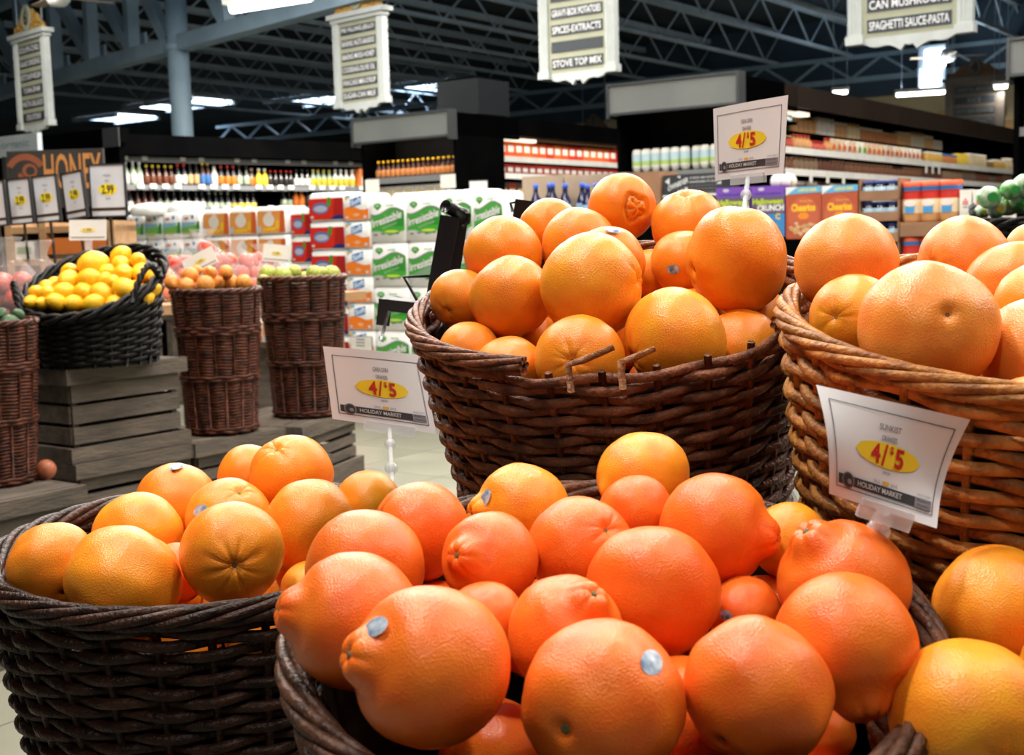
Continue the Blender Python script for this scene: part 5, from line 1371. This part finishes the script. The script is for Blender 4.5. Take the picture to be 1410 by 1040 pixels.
# lemons: zoomed picture coordinates -> photograph
LZ = [(865, 165, 62), (670, 228, 90), (985, 205, 54), (890, 300, 66), (1005, 290, 72), (1068, 258, 38), (1112, 325, 44), (770, 285, 54), (860, 232, 62), (640, 335, 72), (742, 335, 46), (500, 290, 62), (495, 345, 72), (395, 375, 56), (330, 395, 52), (258, 430, 48), (228, 500, 50), (300, 508, 44), (335, 440, 52), (455, 428, 66), (402, 500, 60), (600, 425, 60), (530, 508, 60), (735, 437, 72), (668, 510, 64), (820, 508, 58), (885, 405, 76), (815, 355, 50), (975, 390, 46), (1045, 468, 48), (1098, 405, 50)]
rows_ = ['in the front row', 'in the second row', 'in the middle', 'near the back', 'at the top']
its = []; lbs = []
for i, (x, y, r) in enumerate(LZ):
    px, py = x / 5.2, 320 + y / 5.2
    its.append((px, py, r / 5.2 * 1.08, (430 - (py + 30)) * .0022 - .0))
order = sorted(range(len(LZ)), key=lambda i: (round((LZ[i][1]) / 75), LZ[i][0]))
lab = {}
rowsets = {}
for i in order: rowsets.setdefault(round(LZ[i][1] / 75), []).append(i)
ordn = ['first', 'second', 'third', 'fourth', 'fifth', 'sixth', 'seventh', 'eighth', 'ninth', 'tenth']
rk = sorted(rowsets)
for ri, r_ in enumerate(rk):
    for ci, i in enumerate(rowsets[r_]): lab[i] = 'yellow lemon, %s from the left in the %s row from the top of the heap' % (ordn[ci], ordn[ri])
lem_b = thing('lemon_basket', 'black wicker basket with braided handles heaped with lemons', 'basket', at(128, 391, 4.47))
nn = Vector((0, 0, 1)); xx = (Vector((1, 0, 0)) - nn * nn.x).normalized(); yy = nn.cross(xx)
lem_b.rotation_mode = 'QUATERNION'; lem_b.rotation_quaternion = Matrix((xx, yy, nn)).transposed().to_quaternion()
LR0, LR1, LH = .238, .205, lem_b.location.z - P0.z - .004
def rim_tilt(pts, k=None):      # the back of this basket stands higher than its front
    return [(x, y, z + (.46 * y + .12 * x) * (1 + z / LH if z < 0 else 1)) for x, y, z in pts]
for k in range(15):
    z = -.012 - k * (LH - .02) / 15
    MB().tube(rim_tilt(ring_path(LR0 + (LR1 - LR0) * (-z / LH), z, 24, .006, k % 2, .004, k * 2.1, 4)), .008, 6, None, True).build('weaver', W_BLACK, lem_b)
for i in range(24):
    f = 2 * math.pi * i / 24; MB().tube(rim_tilt([(LR0 * math.cos(f), LR0 * math.sin(f), 0), (LR1 * math.cos(f), LR1 * math.sin(f), -LH)]), .007, 5).build('stake', W_BLACK, lem_b)
for s in range(3):
    MB().tube(rim_tilt([((LR0 + .004 + .012 * math.cos(8 * f + s * 2.1)) * math.cos(f), (LR0 + .004 + .012 * math.cos(8 * f + s * 2.1)) * math.sin(f), .004 + .012 * math.sin(8 * f + s * 2.1)) for f in [2 * math.pi * i / 110 for i in range(110)]]), .0095, 6, None, True).build('rim_strand', W_BLACK, lem_b)
for a0 in (205, -28):
    h = thing('handle', '', '', (0, 0, 0)) if False else None
    for s in range(2):
        pts = []
        for i in range(25):
            u = i / 24; f = math.radians(a0 - 17 + 34 * u); hh = .085 * math.sin(math.pi * u)
            pts.append(((LR0 + .02 + .007 * math.cos(30 * u + s * 3.14)) * math.cos(f), (LR0 + .02) * math.sin(f), hh + .007 * math.sin(30 * u + s * 3.14)))
        MB().tube(rim_tilt(pts), .0085, 6).build('handle_strand', W_BLACK, lem_b)
MB().lathe([(0, -LH), (LR1, -LH), (LR1, -LH + .01), (0, -LH + .01)], 28).build('base', W_BLACK, lem_b)
_f = MB().lathe([(0, -.03), (.12, -.045), (.218, -.06), (.214, -.065), (0, -.06)], 28); _f.v = rim_tilt(_f.v); _f.build('gap_filler', M_fill, lem_b)
_f = MB().lathe([(LR1 - .012, -LH + .01), (LR0 - .014, -.03), (LR0 - .016, -.03), (LR1 - .014, -LH + .01)], 28); _f.v = rim_tilt(_f.v); _f.build('shade_lining', M_fill, lem_b)
pile(its, 'lemon', LEM, 'lemon', [lab[i] for i in range(len(LZ))], 'lemons in the black basket', 4.40, lem_b, LR0, span=(.26, .2))
def zc(lst, s, ox, oy): return [(ox + x / s, oy + y / s, r / s, None) for x, y, r in lst]
def nm(desc, n): return ['%s, %s from the left' % (desc, ordn[i]) for i in range(n)]
PZ = sorted([(60, 172, 38), (128, 188, 42), (145, 138, 42), (220, 180, 46), (178, 112, 26), (240, 125, 34), (315, 125, 36), (278, 165, 34), (328, 170, 46), (402, 170, 42)])
pile(zc(PZ, 3.467, 220, 340), 'brown_pear', PEAR, 'pear', nm('brown pear heaped in the tall basket beside the lemons', 10), 'brown pears', 4.93, pear_b, .165, True)
GZ = sorted([(495, 165, 34), (515, 128, 40), (588, 138, 46), (640, 128, 36), (652, 166, 36), (690, 152, 30), (738, 128, 40), (745, 158, 38), (775, 124, 28), (820, 132, 44)])
pile(zc(GZ, 3.467, 220, 340), 'green_fruit', GUA, 'fruit', nm('mottled green fruit heaped in the right tall basket', 10), 'green fruit', 5.36, green_b, .17, True)
AZ = sorted([(5, 585, 46), (125, 595, 50), (70, 655, 70), (-60, 640, 60)])
pile(zc(AZ, 5.2, 0, 320), 'avocado', AVO, 'avocado', nm('dark green avocado in the basket at the left edge', 4), 'avocados', 4.04, avo_b, .155, True)
o = obj('onion', fruit_mesh('onion', 'guava', mat('onion_skin', (176, 100, 66), .5, (150, 80, 50), 3))); p = at(63, 642, 4.12)
o.location = (p.x, p.y, .51 + .032); o.scale = (.033, .033, .033); tag(o, 'small brown onion lying on the crate in the shadow', 'onion'); obj('stalk', TWIG, o)

# ------------------------------------------------------------------ produce table, bags, cards behind the baskets
M_tblw = mat('tan_boards', (176, 140, 100), .7, (156, 118, 80), 3, stretch=(1, 6, 6))
p = at(235, 400, 6.15)
t = thing('produce_table', 'long low produce table behind the tall baskets, hidden under bags', 'table', (p.x, p.y, 0), RZ + RB)
MB().box(-1.9, .62, -.70, .32, .98, 1.02).build('table_top', M_tblw, t)
for x in (-1.8, -.4, .5):
    for y in (-.6, .26): MB().box(x - .03, x + .03, y - .03, y + .03, 0, .98).build('leg', M_tblw, t)
M_film = mat('clear_bag_film', (235, 235, 235), .12, spec=.6, alpha=.13, bump=.6, bs=12)
M_apple = mat('red_apple_skin', (176, 36, 30), .35, (196, 84, 50), 2, rnd=.1)
M_peach = mat('peach_skin', (226, 130, 70), .45, (214, 96, 60), 2, rnd=.08)
APP = fruit_mesh('apple', 'guava', M_apple); PEA = fruit_mesh('peach', 'guava', M_peach)
def bag(label, p, w, h, me, n, seed, r=.036):
    t = thing('produce_bag', label, 'bag', p, 0, 'clear bags of fruit')
    m = MB().lathe([(0, 0), (w * .5, .005), (w * .56, h * .25), (w * .5, h * .55), (w * .26, h * .85), (w * .1, h), (w * .16, h * 1.12), (w * .22, h * 1.22)], 20)
    m.v = [(x * (1 + .25 * noise.noise(Vector((x * 22, y * 22, z * 18 + seed)))), y * .8 * (1 + .25 * noise.noise(Vector((x * 22 + 5, y * 22, z * 18 + seed)))), z) for x, y, z in m.v]
    m.build('film', M_film, t)
    rs = random.Random(seed)
    for k in range(n):
        a = k * 2.4; rr = w * .36 * math.sqrt((k % 6 + .5) / 6)
        o = obj('bagged_fruit', me, t); o.location = (rr * math.cos(a), rr * math.sin(a) * .75, r + .01 + (k // 6) * r * 1.6 + rs.uniform(0, .01)); o.scale = (r, r, r); o.rotation_euler = (rs.uniform(0, 3), 0, rs.uniform(0, 6))
zt_ = 1.021
for px, d, w, h, me, n, lb in ((246, 5.75, .26, .24, APP, 18, 'clear bag of red apples just right of the lemon basket'), (282, 5.9, .3, .26, APP, 20, 'clear bag of red apples behind the brown pears'), (325, 6.05, .3, .23, APP, 18, 'clear bag of red apples right of the small tilted card'),
                               (364, 6.3, .28, .2, APP, 14, 'clear bag of red fruit behind the green fruit, left'), (12, 4.62, .28, .27, APP, 16, 'clear bag of red apples at the left edge beside the lemons'), (56, 4.85, .26, .26, PEA, 10, 'pale clear bag behind the left handle of the lemon basket'), (214, 5.6, .2, .2, PEA, 9, 'clear bag of orange fruit behind the right rim of the lemon basket')):
    q = at(px, 380, d)
    if px < 100: 
        zz = .98
    else: zz = zt_
    bag(lb, (q.x, q.y, zz), w, h, me, n, px)
q = at(30, 400, 4.72); t = thing('bag_shelf', 'dark shelf carrying the bags at the left edge', 'shelf', (q.x, q.y, 0), RZ + RB)
MB().box(-.45, .35, -.16, .16, .95, .98).build('shelf_board', M_black, t); [MB().box(x - .02, x + .02, -.02, .02, 0, .95).build('leg', M_black, t) for x in (-.4, .3)]
# framed price cards on posts
M_frame = mat('black_card_frame', (34, 35, 38), .45); M_paper = flat((206, 210, 218)); M_yel = flat((236, 214, 40)); M_ink = flat((60, 52, 40)); M_clear = mat('clear_plastic', (236, 240, 244), .1, spec=.6, alpha=.4)
def framed(label, px, py, wpx_, hpx, d, rz, lean):
    k = d / F; w, h = wpx_ * k, hpx * k
    p = at(px, py, d)
    t = thing('framed_price_card', label, 'price card', (p.x, p.y, p.z), rz, 'framed price cards on posts')
    t.rotation_euler = (0, lean, rz)
    fr = MB().box(-w / 2, w / 2, 0, .012, 0, h).build('frame', M_frame, t)
    for a in ((-w / 2, -w / 2 + .006, 0, h), (w / 2 - .006, w / 2, 0, h), (-w / 2, w / 2, 0, .006), (-w / 2, w / 2, h - .006, h)): MB().box(a[0], a[1], -.006, 0, a[2], a[3]).build('frame_edge', M_frame, fr)
    MB().box(-w / 2 + .006, w / 2 - .006, -.002, 0, .006, h - .006).build('paper', M_paper, t)
    m = MB(); face(m, disc2(0, h * .52, w * .26, h * .11, 16), -.003, M_yel); text_on(m, '2.99', .0, h * .52, w * .34, h * .17, -.0036, M_ink, .03)
    for zz, ww in ((.78, .2), (.68, .1), (.35, .12)): text_on(m, 'FRESH' if zz > .7 else 'EA', 0, h * zz, w * ww, h * .045, -.003, flat((120, 124, 130)))
    face(m, [(-w * .46, h * .12), (w * .46, h * .12), (w * .46, h * .18), (-w * .46, h * .18)], -.003, M_ink)
    m.build('print', None, t)
    MB().tube([(0, .008, .02), (0, .008, -(p.z - .99))], .006, 6).build('post', M_frame, t)
for px, py, w, h, d, rz, ln, lb in ((151, 299, 52, 72, 5.65, -.15, .0, 'framed 2.99 price card, rightmost and largest of five'), (107, 301, 40, 64, 5.6, -.5, -.10, 'framed price card leaning left, second from the right'), (68, 306, 39, 64, 5.5, -.3, -.06, 'framed price card in the middle of the five'), (32, 309, 37, 63, 5.45, -.3, -.05, 'framed price card second from the left edge'), (-3, 312, 36, 62, 5.4, -.3, -.05, 'framed price card cut by the left edge')):
    framed(lb, px, py, w, h, d, rz, ln)
def small_card(label, px, py, w, h, d, rz, lean, drop=.10):
    k = d / F; w *= k; h *= k; p = at(px, py, d)
    t = thing('small_price_card', label, 'price card', p, rz); t.rotation_euler = (-.1, lean, rz)
    MB().box(-w / 2, w / 2, -.001, .001, 0, h).build('card', cl_w, t)
    m = MB(); face(m, disc2(0, h * .5, w * .2, h * .12, 12), -.002, flat((240, 220, 120))); text_on(m, '1.99', 0, h * .5, w * .2, h * .14, -.003, flat((150, 120, 60)), .02); face(m, [(-w * .45, h * .12), (w * .45, h * .12), (w * .45, h * .17), (-w * .45, h * .17)], -.002, flat((140, 140, 140))); m.build('print', None, t)
    MB().box(-.012, .012, .001, .014, -drop, .012).build('clip', M_clear, t)
small_card('small white price card standing left of the lemons under the frames', 121, 331, 53, 28, 5.1, -.1, .02, .27)
small_card('small white price card tilted among the brown pears', 280, 371, 48, 24, 5.05, -.1, -.42)
small_card('small white price card above the green fruit', 380, 361, 42, 24, 5.62, -.3, .1, .17)
# wooden bin shelving behind the frames
p = at(85, 345, 7.2)
t = thing('wooden_bin', 'tan wooden bin shelf behind the framed price cards', 'shelf', (p.x, p.y, 0), -.1)
for z in (1.18, 1.36): MB().box(-.32, .32, -.01, .3, z, z + .035).build('board', M_tblw, t)
for x in (-.32, -.12, .28): MB().box(x, x + .04, -.015, .3, 0, 1.42).build('upright', M_tblw, t)
MB().box(-.3, .3, .28, .3, 0, 1.4).build('back_board', M_tblw, t)
MB().box(-.08, .27, -.012, -.006, 1.24, 1.33).build('orange_label_panel', flat((190, 104, 40)), t)
for k, x in enumerate((-.22, .0, .16)): put('storage_tub', carton('tub', .12, .12, .1, cl_w, front_patch(cl_lg, .3, .7)), (p.x + x, p.y + .1, 1.215), -.1, 'white tub in the tan bin shelf, ' + ['left', 'middle', 'right'][k], 'tub', 'white tubs in the bin shelf')
# honey board and white banner
p = at(78, 260, 9.0); w = 136 / F * 9.0; h = .40
t = thing('honey_sign', 'dark board reading HONEY in orange with a bee-skep emblem', 'sign', (p.x, p.y, p.z - .13), -.10)
MB().box(-w / 2, w / 2, 0, .03, 0, h).build('board', mat('charcoal_board', (62, 58, 56), .7, (52, 48, 47), 4), t)
m = MB(); hc = flat((216, 146, 80)); hc2 = flat((160, 92, 62))
text_on(m, 'HONEY', w * .18, h * .62, w * .6, h * .62, -.002, hc, .012)
cx, cz_ = -w * .31, h * .6
for i in range(12):
    a0, a1 = math.radians(25 + i * 10.8), math.radians(25 + (i + 1) * 10.8)
    face(m, [(cx + .15 * math.cos(a0), cz_ + .14 * math.sin(a0)), (cx + .15 * math.cos(a1), cz_ + .14 * math.sin(a1)), (cx + .105 * math.cos(a1), cz_ + .095 * math.sin(a1)), (cx + .105 * math.cos(a0), cz_ + .095 * math.sin(a0))], -.002, hc2)
face(m, disc2(cx + .03, cz_ + .02, .055, .05, 14), -.002, hc2); face(m, disc2(cx + .035, cz_ + .02, .034, .03, 12), -.003, flat((62, 58, 56)))
face(m, disc2(cx + .05, cz_ - .03, .03, .06, 10), -.0025, hc2); face(m, [(cx - .06, cz_ - .01), (cx - .04, cz_ + .01), (cx + .06, cz_ - .1), (cx + .03, cz_ - .12)], -.0025, hc2)
face(m, disc2(cx - .09, cz_ - .14, .05, .035, 10), -.002, hc2); face(m, disc2(cx + .1, cz_ - .14, .05, .035, 10), -.002, hc2)
m.build('print', None, t)
for x in (-w * .42, w * .42): MB().box(x - .02, x + .02, .03, .06, -(p.z - .13), h * .8).build('post', M_frame, t)
p = at(24, 214, 9.6)
t = thing('white_banner', 'white slanted banner with faint lettering above the honey sign', 'sign', (p.x, p.y, p.z), RZ)
MB().box(-.34, .26, 0, .04, 0, .15).build('panel', mat('banner_white', (206, 216, 222), .6), t)
m = MB(); text_on(m, 'organic', -.02, .075, .36, .07, -.002, flat((150, 176, 190)), .02); m.build('print', None, t)
MB().tube([(-.2, .02, -p.z), (-.2, .02, .02)], .02, 8).build('post', M_frame, t)

# ------------------------------------------------------------------ price sheets in clear clips
M_sheet = mat('price_sheet', (226, 222, 224), .55, (220, 216, 218), 3)
def price_sheet(label, TL, TR, BR, BL, bulge, item, stem_to):
    t = thing('price_sign', label, 'price sign', (TL + TR + BR + BL) / 4)
    o = Vector(t.location); nrm = (TR - TL).cross(TL - BL).normalized()
    if nrm.dot(CAM - o) < 0: nrm = -nrm
    Wd = ((TR - TL).length + (BR - BL).length) / 2; Hd = ((TL - BL).length + (TR - BR).length) / 2
    def S(u, v, e=0.0):
        p = (TL * (1 - u) + TR * u) * v + (BL * (1 - u) + BR * u) * (1 - v)
        return p + nrm * (bulge(u, v) + e) - o
    n = 16; vs = []; fs = []
    for side in (0, -.0006):
        for j in range(n + 1):
            for i in range(n + 1): vs.append(S(i / n, j / n, side))
    for s in range(2):
        b0 = s * (n + 1) ** 2
        for j in range(n):
            for i in range(n):
                a = b0 + j * (n + 1) + i; q = (a, a + 1, a + n + 2, a + n + 1); fs.append(q if s == 0 else q[::-1])
    MB().raw(vs, fs, None, True).build('sheet', M_sheet, t)
    m = MB()
    def quad(u0, u1, v0, v1, e, mm, k=10):
        for i in range(k):
            a, b = u0 + (u1 - u0) * i / k, u0 + (u1 - u0) * (i + 1) / k
            m.poly([S(a, v0, e), S(b, v0, e), S(b, v1, e), S(a, v1, e)], mm)
    def quadv(u0, u1, v0, v1, e, mm, k=10):
        for i in range(k):
            a, b = v0 + (v1 - v0) * i / k, v0 + (v1 - v0) * (i + 1) / k
            m.poly([S(u0, a, e), S(u1, a, e), S(u1, b, e), S(u0, b, e)], mm)
    def txt(s, u, v, w, h, e, mm, bold=.0):
        vs_, fs_ = text_shape(s, bold); m.raw([S(u + x * w, v + z * h, e) for x, z in vs_], fs_, mm, False)
    dk = flat((84, 80, 92)); ink = flat((58, 54, 58)); gy = flat((140, 134, 140)); rd = flat((196, 36, 30)); yl = flat((244, 206, 40))
    e = .0006
    quad(.06, .94, .885, .893, e, dk); quad(.06, .94, .095, .103, e, dk); quadv(.06, .067, .1, .89, e, dk); quadv(.933, .94, .1, .89, e, dk)
    txt(item[0], .5, .755, .16, .055, e, gy, .02); txt(item[1], .5, .655, .12, .05, e, gy, .02)
    for i in range(14):
        a, b = -1 + i / 7, -1 + (i + 1) / 7; fa, fb = math.sqrt(max(0, 1 - a * a)), math.sqrt(max(0, 1 - b * b))
        m.poly([S(.5 + .27 * a, .5 - .115 * fa, e), S(.5 + .27 * b, .5 - .115 * fb, e), S(.5 + .27 * b, .5 + .115 * fb, e), S(.5 + .27 * a, .5 + .115 * fa, e)], yl)
    txt('4', .395, .50, .08, .18, e * 2, rd, .03); txt('/', .468, .50, .05, .2, e * 2.4, rd, .02); txt('$', .525, .555, .032, .08, e * 2, rd, .02); txt('5', .592, .50, .075, .18, e * 2.4, rd, .03)
    txt('EACH', .5, .345, .06, .028, e, ink); txt('SALE', .42, .25, .06, .03, e, gy); quad(.47, .53, .235, .265, e, flat((236, 170, 50)), 3); txt('SAVE', .575, .25, .06, .03, e, gy)
    quad(.08, .92, .13, .22, e, ink)
    m.poly([S(.165 + .055 * math.cos(2 * math.pi * i / 18), .175 + .075 * math.sin(2 * math.pi * i / 18), e * 1.6) for i in range(18)], flat((130, 124, 126)))
    m.poly([S(.165 + .045 * math.cos(2 * math.pi * i / 18), .175 + .062 * math.sin(2 * math.pi * i / 18), e * 2.0) for i in range(18)], ink)
    m.poly([S(.175 + .02 * math.cos(2 * math.pi * i / 12), .165 + .025 * math.sin(2 * math.pi * i / 12), e * 2.4) for i in range(12)], gy)
    txt('HOLIDAY MARKET', .45, .175, .40, .05, e * 2, flat((206, 200, 200)), .015)
    quad(.77, .92, .13, .22, e * 1.8, gy); txt('PRODUCE', .845, .20, .12, .025, e * 2.4, ink); txt('ORGANICS', .845, .155, .12, .025, e * 2.4, ink); txt('VALID TODAY', .85, .25, .13, .02, e, gy)
    m.build('printed_front', None, t)
    # clear clip: bar along the foot, bead joint and stem down to the basket
    c0, c1 = S(.28, .0), S(.76, .0); dn_ = (S(.5, 0) - S(.5, .2)).normalized()
    MB().bar(c0 + dn_ * .002, c1 + dn_ * .002, .006, .012).build('clip_bar', M_clear, t)
    j = (c0 + c1) / 2; e_ = stem_to - o
    pts = [j + (e_ - j) * (i / 8) for i in range(9)]
    MB().tube(pts, .0032, 8).build('clip_stem', M_clear, t)
    bl = MB(); bl.lathe([(0, -.007)] + [(.007 * math.cos(math.radians(a)), .007 * math.sin(math.radians(a))) for a in range(-60, 61, 30)] + [(0, .007)], 12); b = bl.build('clip_bead', M_clear, t); b.location = j + (e_ - j) * .3
    bl2 = obj('clip_bead', b.data, t); bl2.location = j + (e_ - j) * .72; bl2.scale = (1.2, 1.2, 1.2)
price_sheet('white 4 for 5 dollar sheet left of the centre basket, curling back at right', at(445, 477, 1.52), at(579, 489, 1.60), at(601, 598, 1.60), at(458, 577, 1.52), lambda u, v: .012 * math.sin(math.pi * min(1, u * 1.05)) * (.4 + .6 * v), ('CARA CARA', 'ORANGES'), at(540, 668, 1.50))
price_sheet('white 4 for 5 dollar sheet standing above the centre basket at right', at(982, 150, 1.62), at(1085, 131, 1.52), at(1079, 239, 1.52), at(985, 249, 1.62), lambda u, v: .004 * math.sin(math.pi * u), ('CARA CARA', 'ORANGES'), at(1020, 330, 1.44))
price_sheet('white 4 for 5 dollar sheet hanging on the golden basket, curled', at(1124, 530, .80), at(1336, 578, .80), at(1290, 728, .785), at(1142, 680, .785), lambda u, v: .010 * math.sin(math.pi * v) * (1 - 2.2 * u), ('SUNKIST', 'ORANGES'), at(1205, 742, .81))

# ------------------------------------------------------------------ black folding holder behind the centre basket
M_plast = mat('black_plastic', (20, 21, 24), .28, (26, 27, 30), 4, spec=.6)
d = 2.0
t = thing('bag_holder', 'black folding holder arm with a roller top behind the centre basket', 'holder', at(600, 470, d))
o = Vector(t.location)
def hp(px, py, dd=0): return at(px, py, d + dd) - o
MB().bar(hp(620, 298), hp(588, 480), .026, .030, None, Vector((1, 0, .2))).build('arm', M_plast, t)
MB().bar(hp(638, 300, .03), hp(612, 470, .03), .016, .016, None, Vector((1, 0, .2))).build('rear_arm', M_plast, t)
MB().tube([hp(613, 284, -.01), hp(638, 296, .03)], .0105, 12).build('roller', M_plast, t)
MB().tube([hp(630, 293, .02), hp(647, 295, .02), hp(645, 306, .02), hp(636, 312, .02)], .004, 6).build('hook_loop', M_plast, t)
MB().tube([hp(592, 380), hp(556, 382), hp(575, 415), hp(590, 418)], .003, 6).build('wire_bail', M_plast, t)
MB().raw([hp(560, 382, .0), hp(598, 362, .05), hp(601, 376, .05), hp(566, 390, 0)], [(0, 1, 2, 3)], None, False).build('clear_flap', M_clear, t)
b0, b1 = hp(530, 413), hp(582, 470)
MB().bar(hp(533, 418), hp(585, 424), .09, .018).build('bracket_top', M_plast, t)
MB().bar(hp(531, 412, -.03), hp(527, 448, -.03), .012, .02, None, Vector((1, 0, 0))).build('bracket_cheek', M_plast, t)
MB().bar(hp(574, 420, -.0), hp(610, 500, -.0), .034, .03, None, Vector((1, 0, 0))).build('upright', M_plast, t)
MB().tube([hp(536, 428, -.05), hp(532, 440, -.05), hp(525, 468, -.05)], .0028, 6).build('lever', mat('bright_rod', (150, 152, 156), .25, metal=.8), t)
ft = hp(640, 540); MB().bar(hp(610, 495), hp(640, 535), .034, .03, None, Vector((1, 0, 0))).build('brace', M_plast, t); MB().box(ft.x - .017, ft.x + .017, ft.y - .015, ft.y + .015, -o.z, ft.z).build('post', M_plast, t)
t2 = thing('bag_holder', 'second black holder top glimpsed behind the back oranges', 'holder', at(725, 300, 2.1))
o = Vector(t2.location); d = 2.1
MB().bar(hp(722, 276), hp(714, 330), .03, .03, None, Vector((1, 0, .2))).build('arm', M_plast, t2)
MB().tube([hp(706, 292), hp(703, 280), hp(712, 278), hp(716, 284)], .003, 6).build('hook_loop', M_plast, t2)
ft = hp(716, 330); MB().box(ft.x - .014, ft.x + .014, ft.y - .014, ft.y + .014, -o.z, ft.z + .02).build('post', M_plast, t2)

# ------------------------------------------------------------------ green bags in a black basket, far right
q = at(1432, 318, 4.1)
rb2 = thing('handled_basket', 'black wicker basket with a twisted handle at the right edge', 'basket', (q.x, q.y, 1.255))
for k in range(9):
    z = -.012 - k * .016; MB().tube(ring_path(.24 + z * .15, z, 24, .005, k % 2, .003, k * 1.9 + 4, 3), .0075, 6, None, True).build('weaver', W_BLACK, rb2)
for i in range(24):
    f = 2 * math.pi * i / 24; MB().tube([(.24 * math.cos(f), .24 * math.sin(f), 0), (.215 * math.cos(f), .215 * math.sin(f), -.155)], .006, 5).build('stake', W_BLACK, rb2)
for s in range(3): MB().tube([((.244 + .01 * math.cos(9 * f + s * 2.1)) * math.cos(f), (.244 + .01 * math.cos(9 * f + s * 2.1)) * math.sin(f), .004 + .01 * math.sin(9 * f + s * 2.1)) for f in [2 * math.pi * i / 100 for i in range(100)]], .009, 6, None, True).build('rim_strand', W_BLACK, rb2)
for s in range(2): MB().tube([(-.235 + .03 * u - .004 * math.cos(u * 22 + s * 3.14), -.06 + .10 * u, .055 * math.sin(math.pi * u) + .007 * math.sin(u * 22 + s * 3.14)) for u in [i / 20 for i in range(21)]], .010, 6).build('handle_strand', W_BLACK, rb2)
MB().lathe([(0, -.16), (.215, -.16), (.215, -.15), (0, -.15)], 24).build('base', W_BLACK, rb2)
MB().lathe([(0, -.01), (.15, -.015), (.225, -.03), (.22, -.035), (0, -.02)], 24).build('gap_filler', M_fill, rb2)
M_gbag = mat('green_printed_film', (70, 160, 56), .35, (232, 238, 226), 30, coat=.1)
M_gdot = flat((50, 160, 66)); M_ydot = flat((220, 190, 50))
for k, (px, py, r, dot) in enumerate(((1362, 272, 17, 'g'), (1372, 288, 14, 'y'), (1388, 280, 19, 'y'), (1392, 262, 15, 'g'), (1408, 276, 20, 'g'), (1352, 292, 11, 'y'), (1412, 256, 18, 'g'))):
    p = at(px, py, 4.0 + .03 * (k % 3)); R_ = r / F * 4.0
    g_ = thing('salad_bag', 'green and white bagged salad, ' + ['left one with a round green label', 'low one with a small yellow label', 'front one with a large yellow label', 'upper one behind the front bag', 'one cut by the right edge', 'leftmost small one at the rim', 'topmost at the right edge'][k], 'bag', p, 0, 'green and white bags')
    m = MB().raw([(v[0] * R_, v[1] * R_ * .8, v[2] * R_ * .9) for v in [tuple(x.co) for x in GUA.vertices]], [tuple(f.vertices) for f in GUA.polygons]); m.build('film', M_gbag, g_)
    m = MB(); dd = [(R_ * .45 * math.cos(a) + (.15 * R_ if k % 2 else 0), R_ * .38 * math.sin(a)) for a in [i * .42 for i in range(15)]]
    m.poly([(x, -math.sqrt(max(0, 1 - (x / R_) ** 2 - (z / R_ / .9) ** 2)) * R_ * .8 * 1.06 - .001, z) for x, z in dd], M_ydot if dot == 'y' else M_gdot); m.build('label_disc', None, g_)
q = Vector(rb2.location); t = thing('basket_pedestal', 'dark pedestal under the handled black basket', 'pedestal', (q.x, q.y, 0)); MB().box(-.2, .2, -.2, .2, .06, q.z - .161).build('body', M_black, t); MB().box(-.17, .17, -.17, .17, 0, .06).build('toe_kick', M_edge, t)
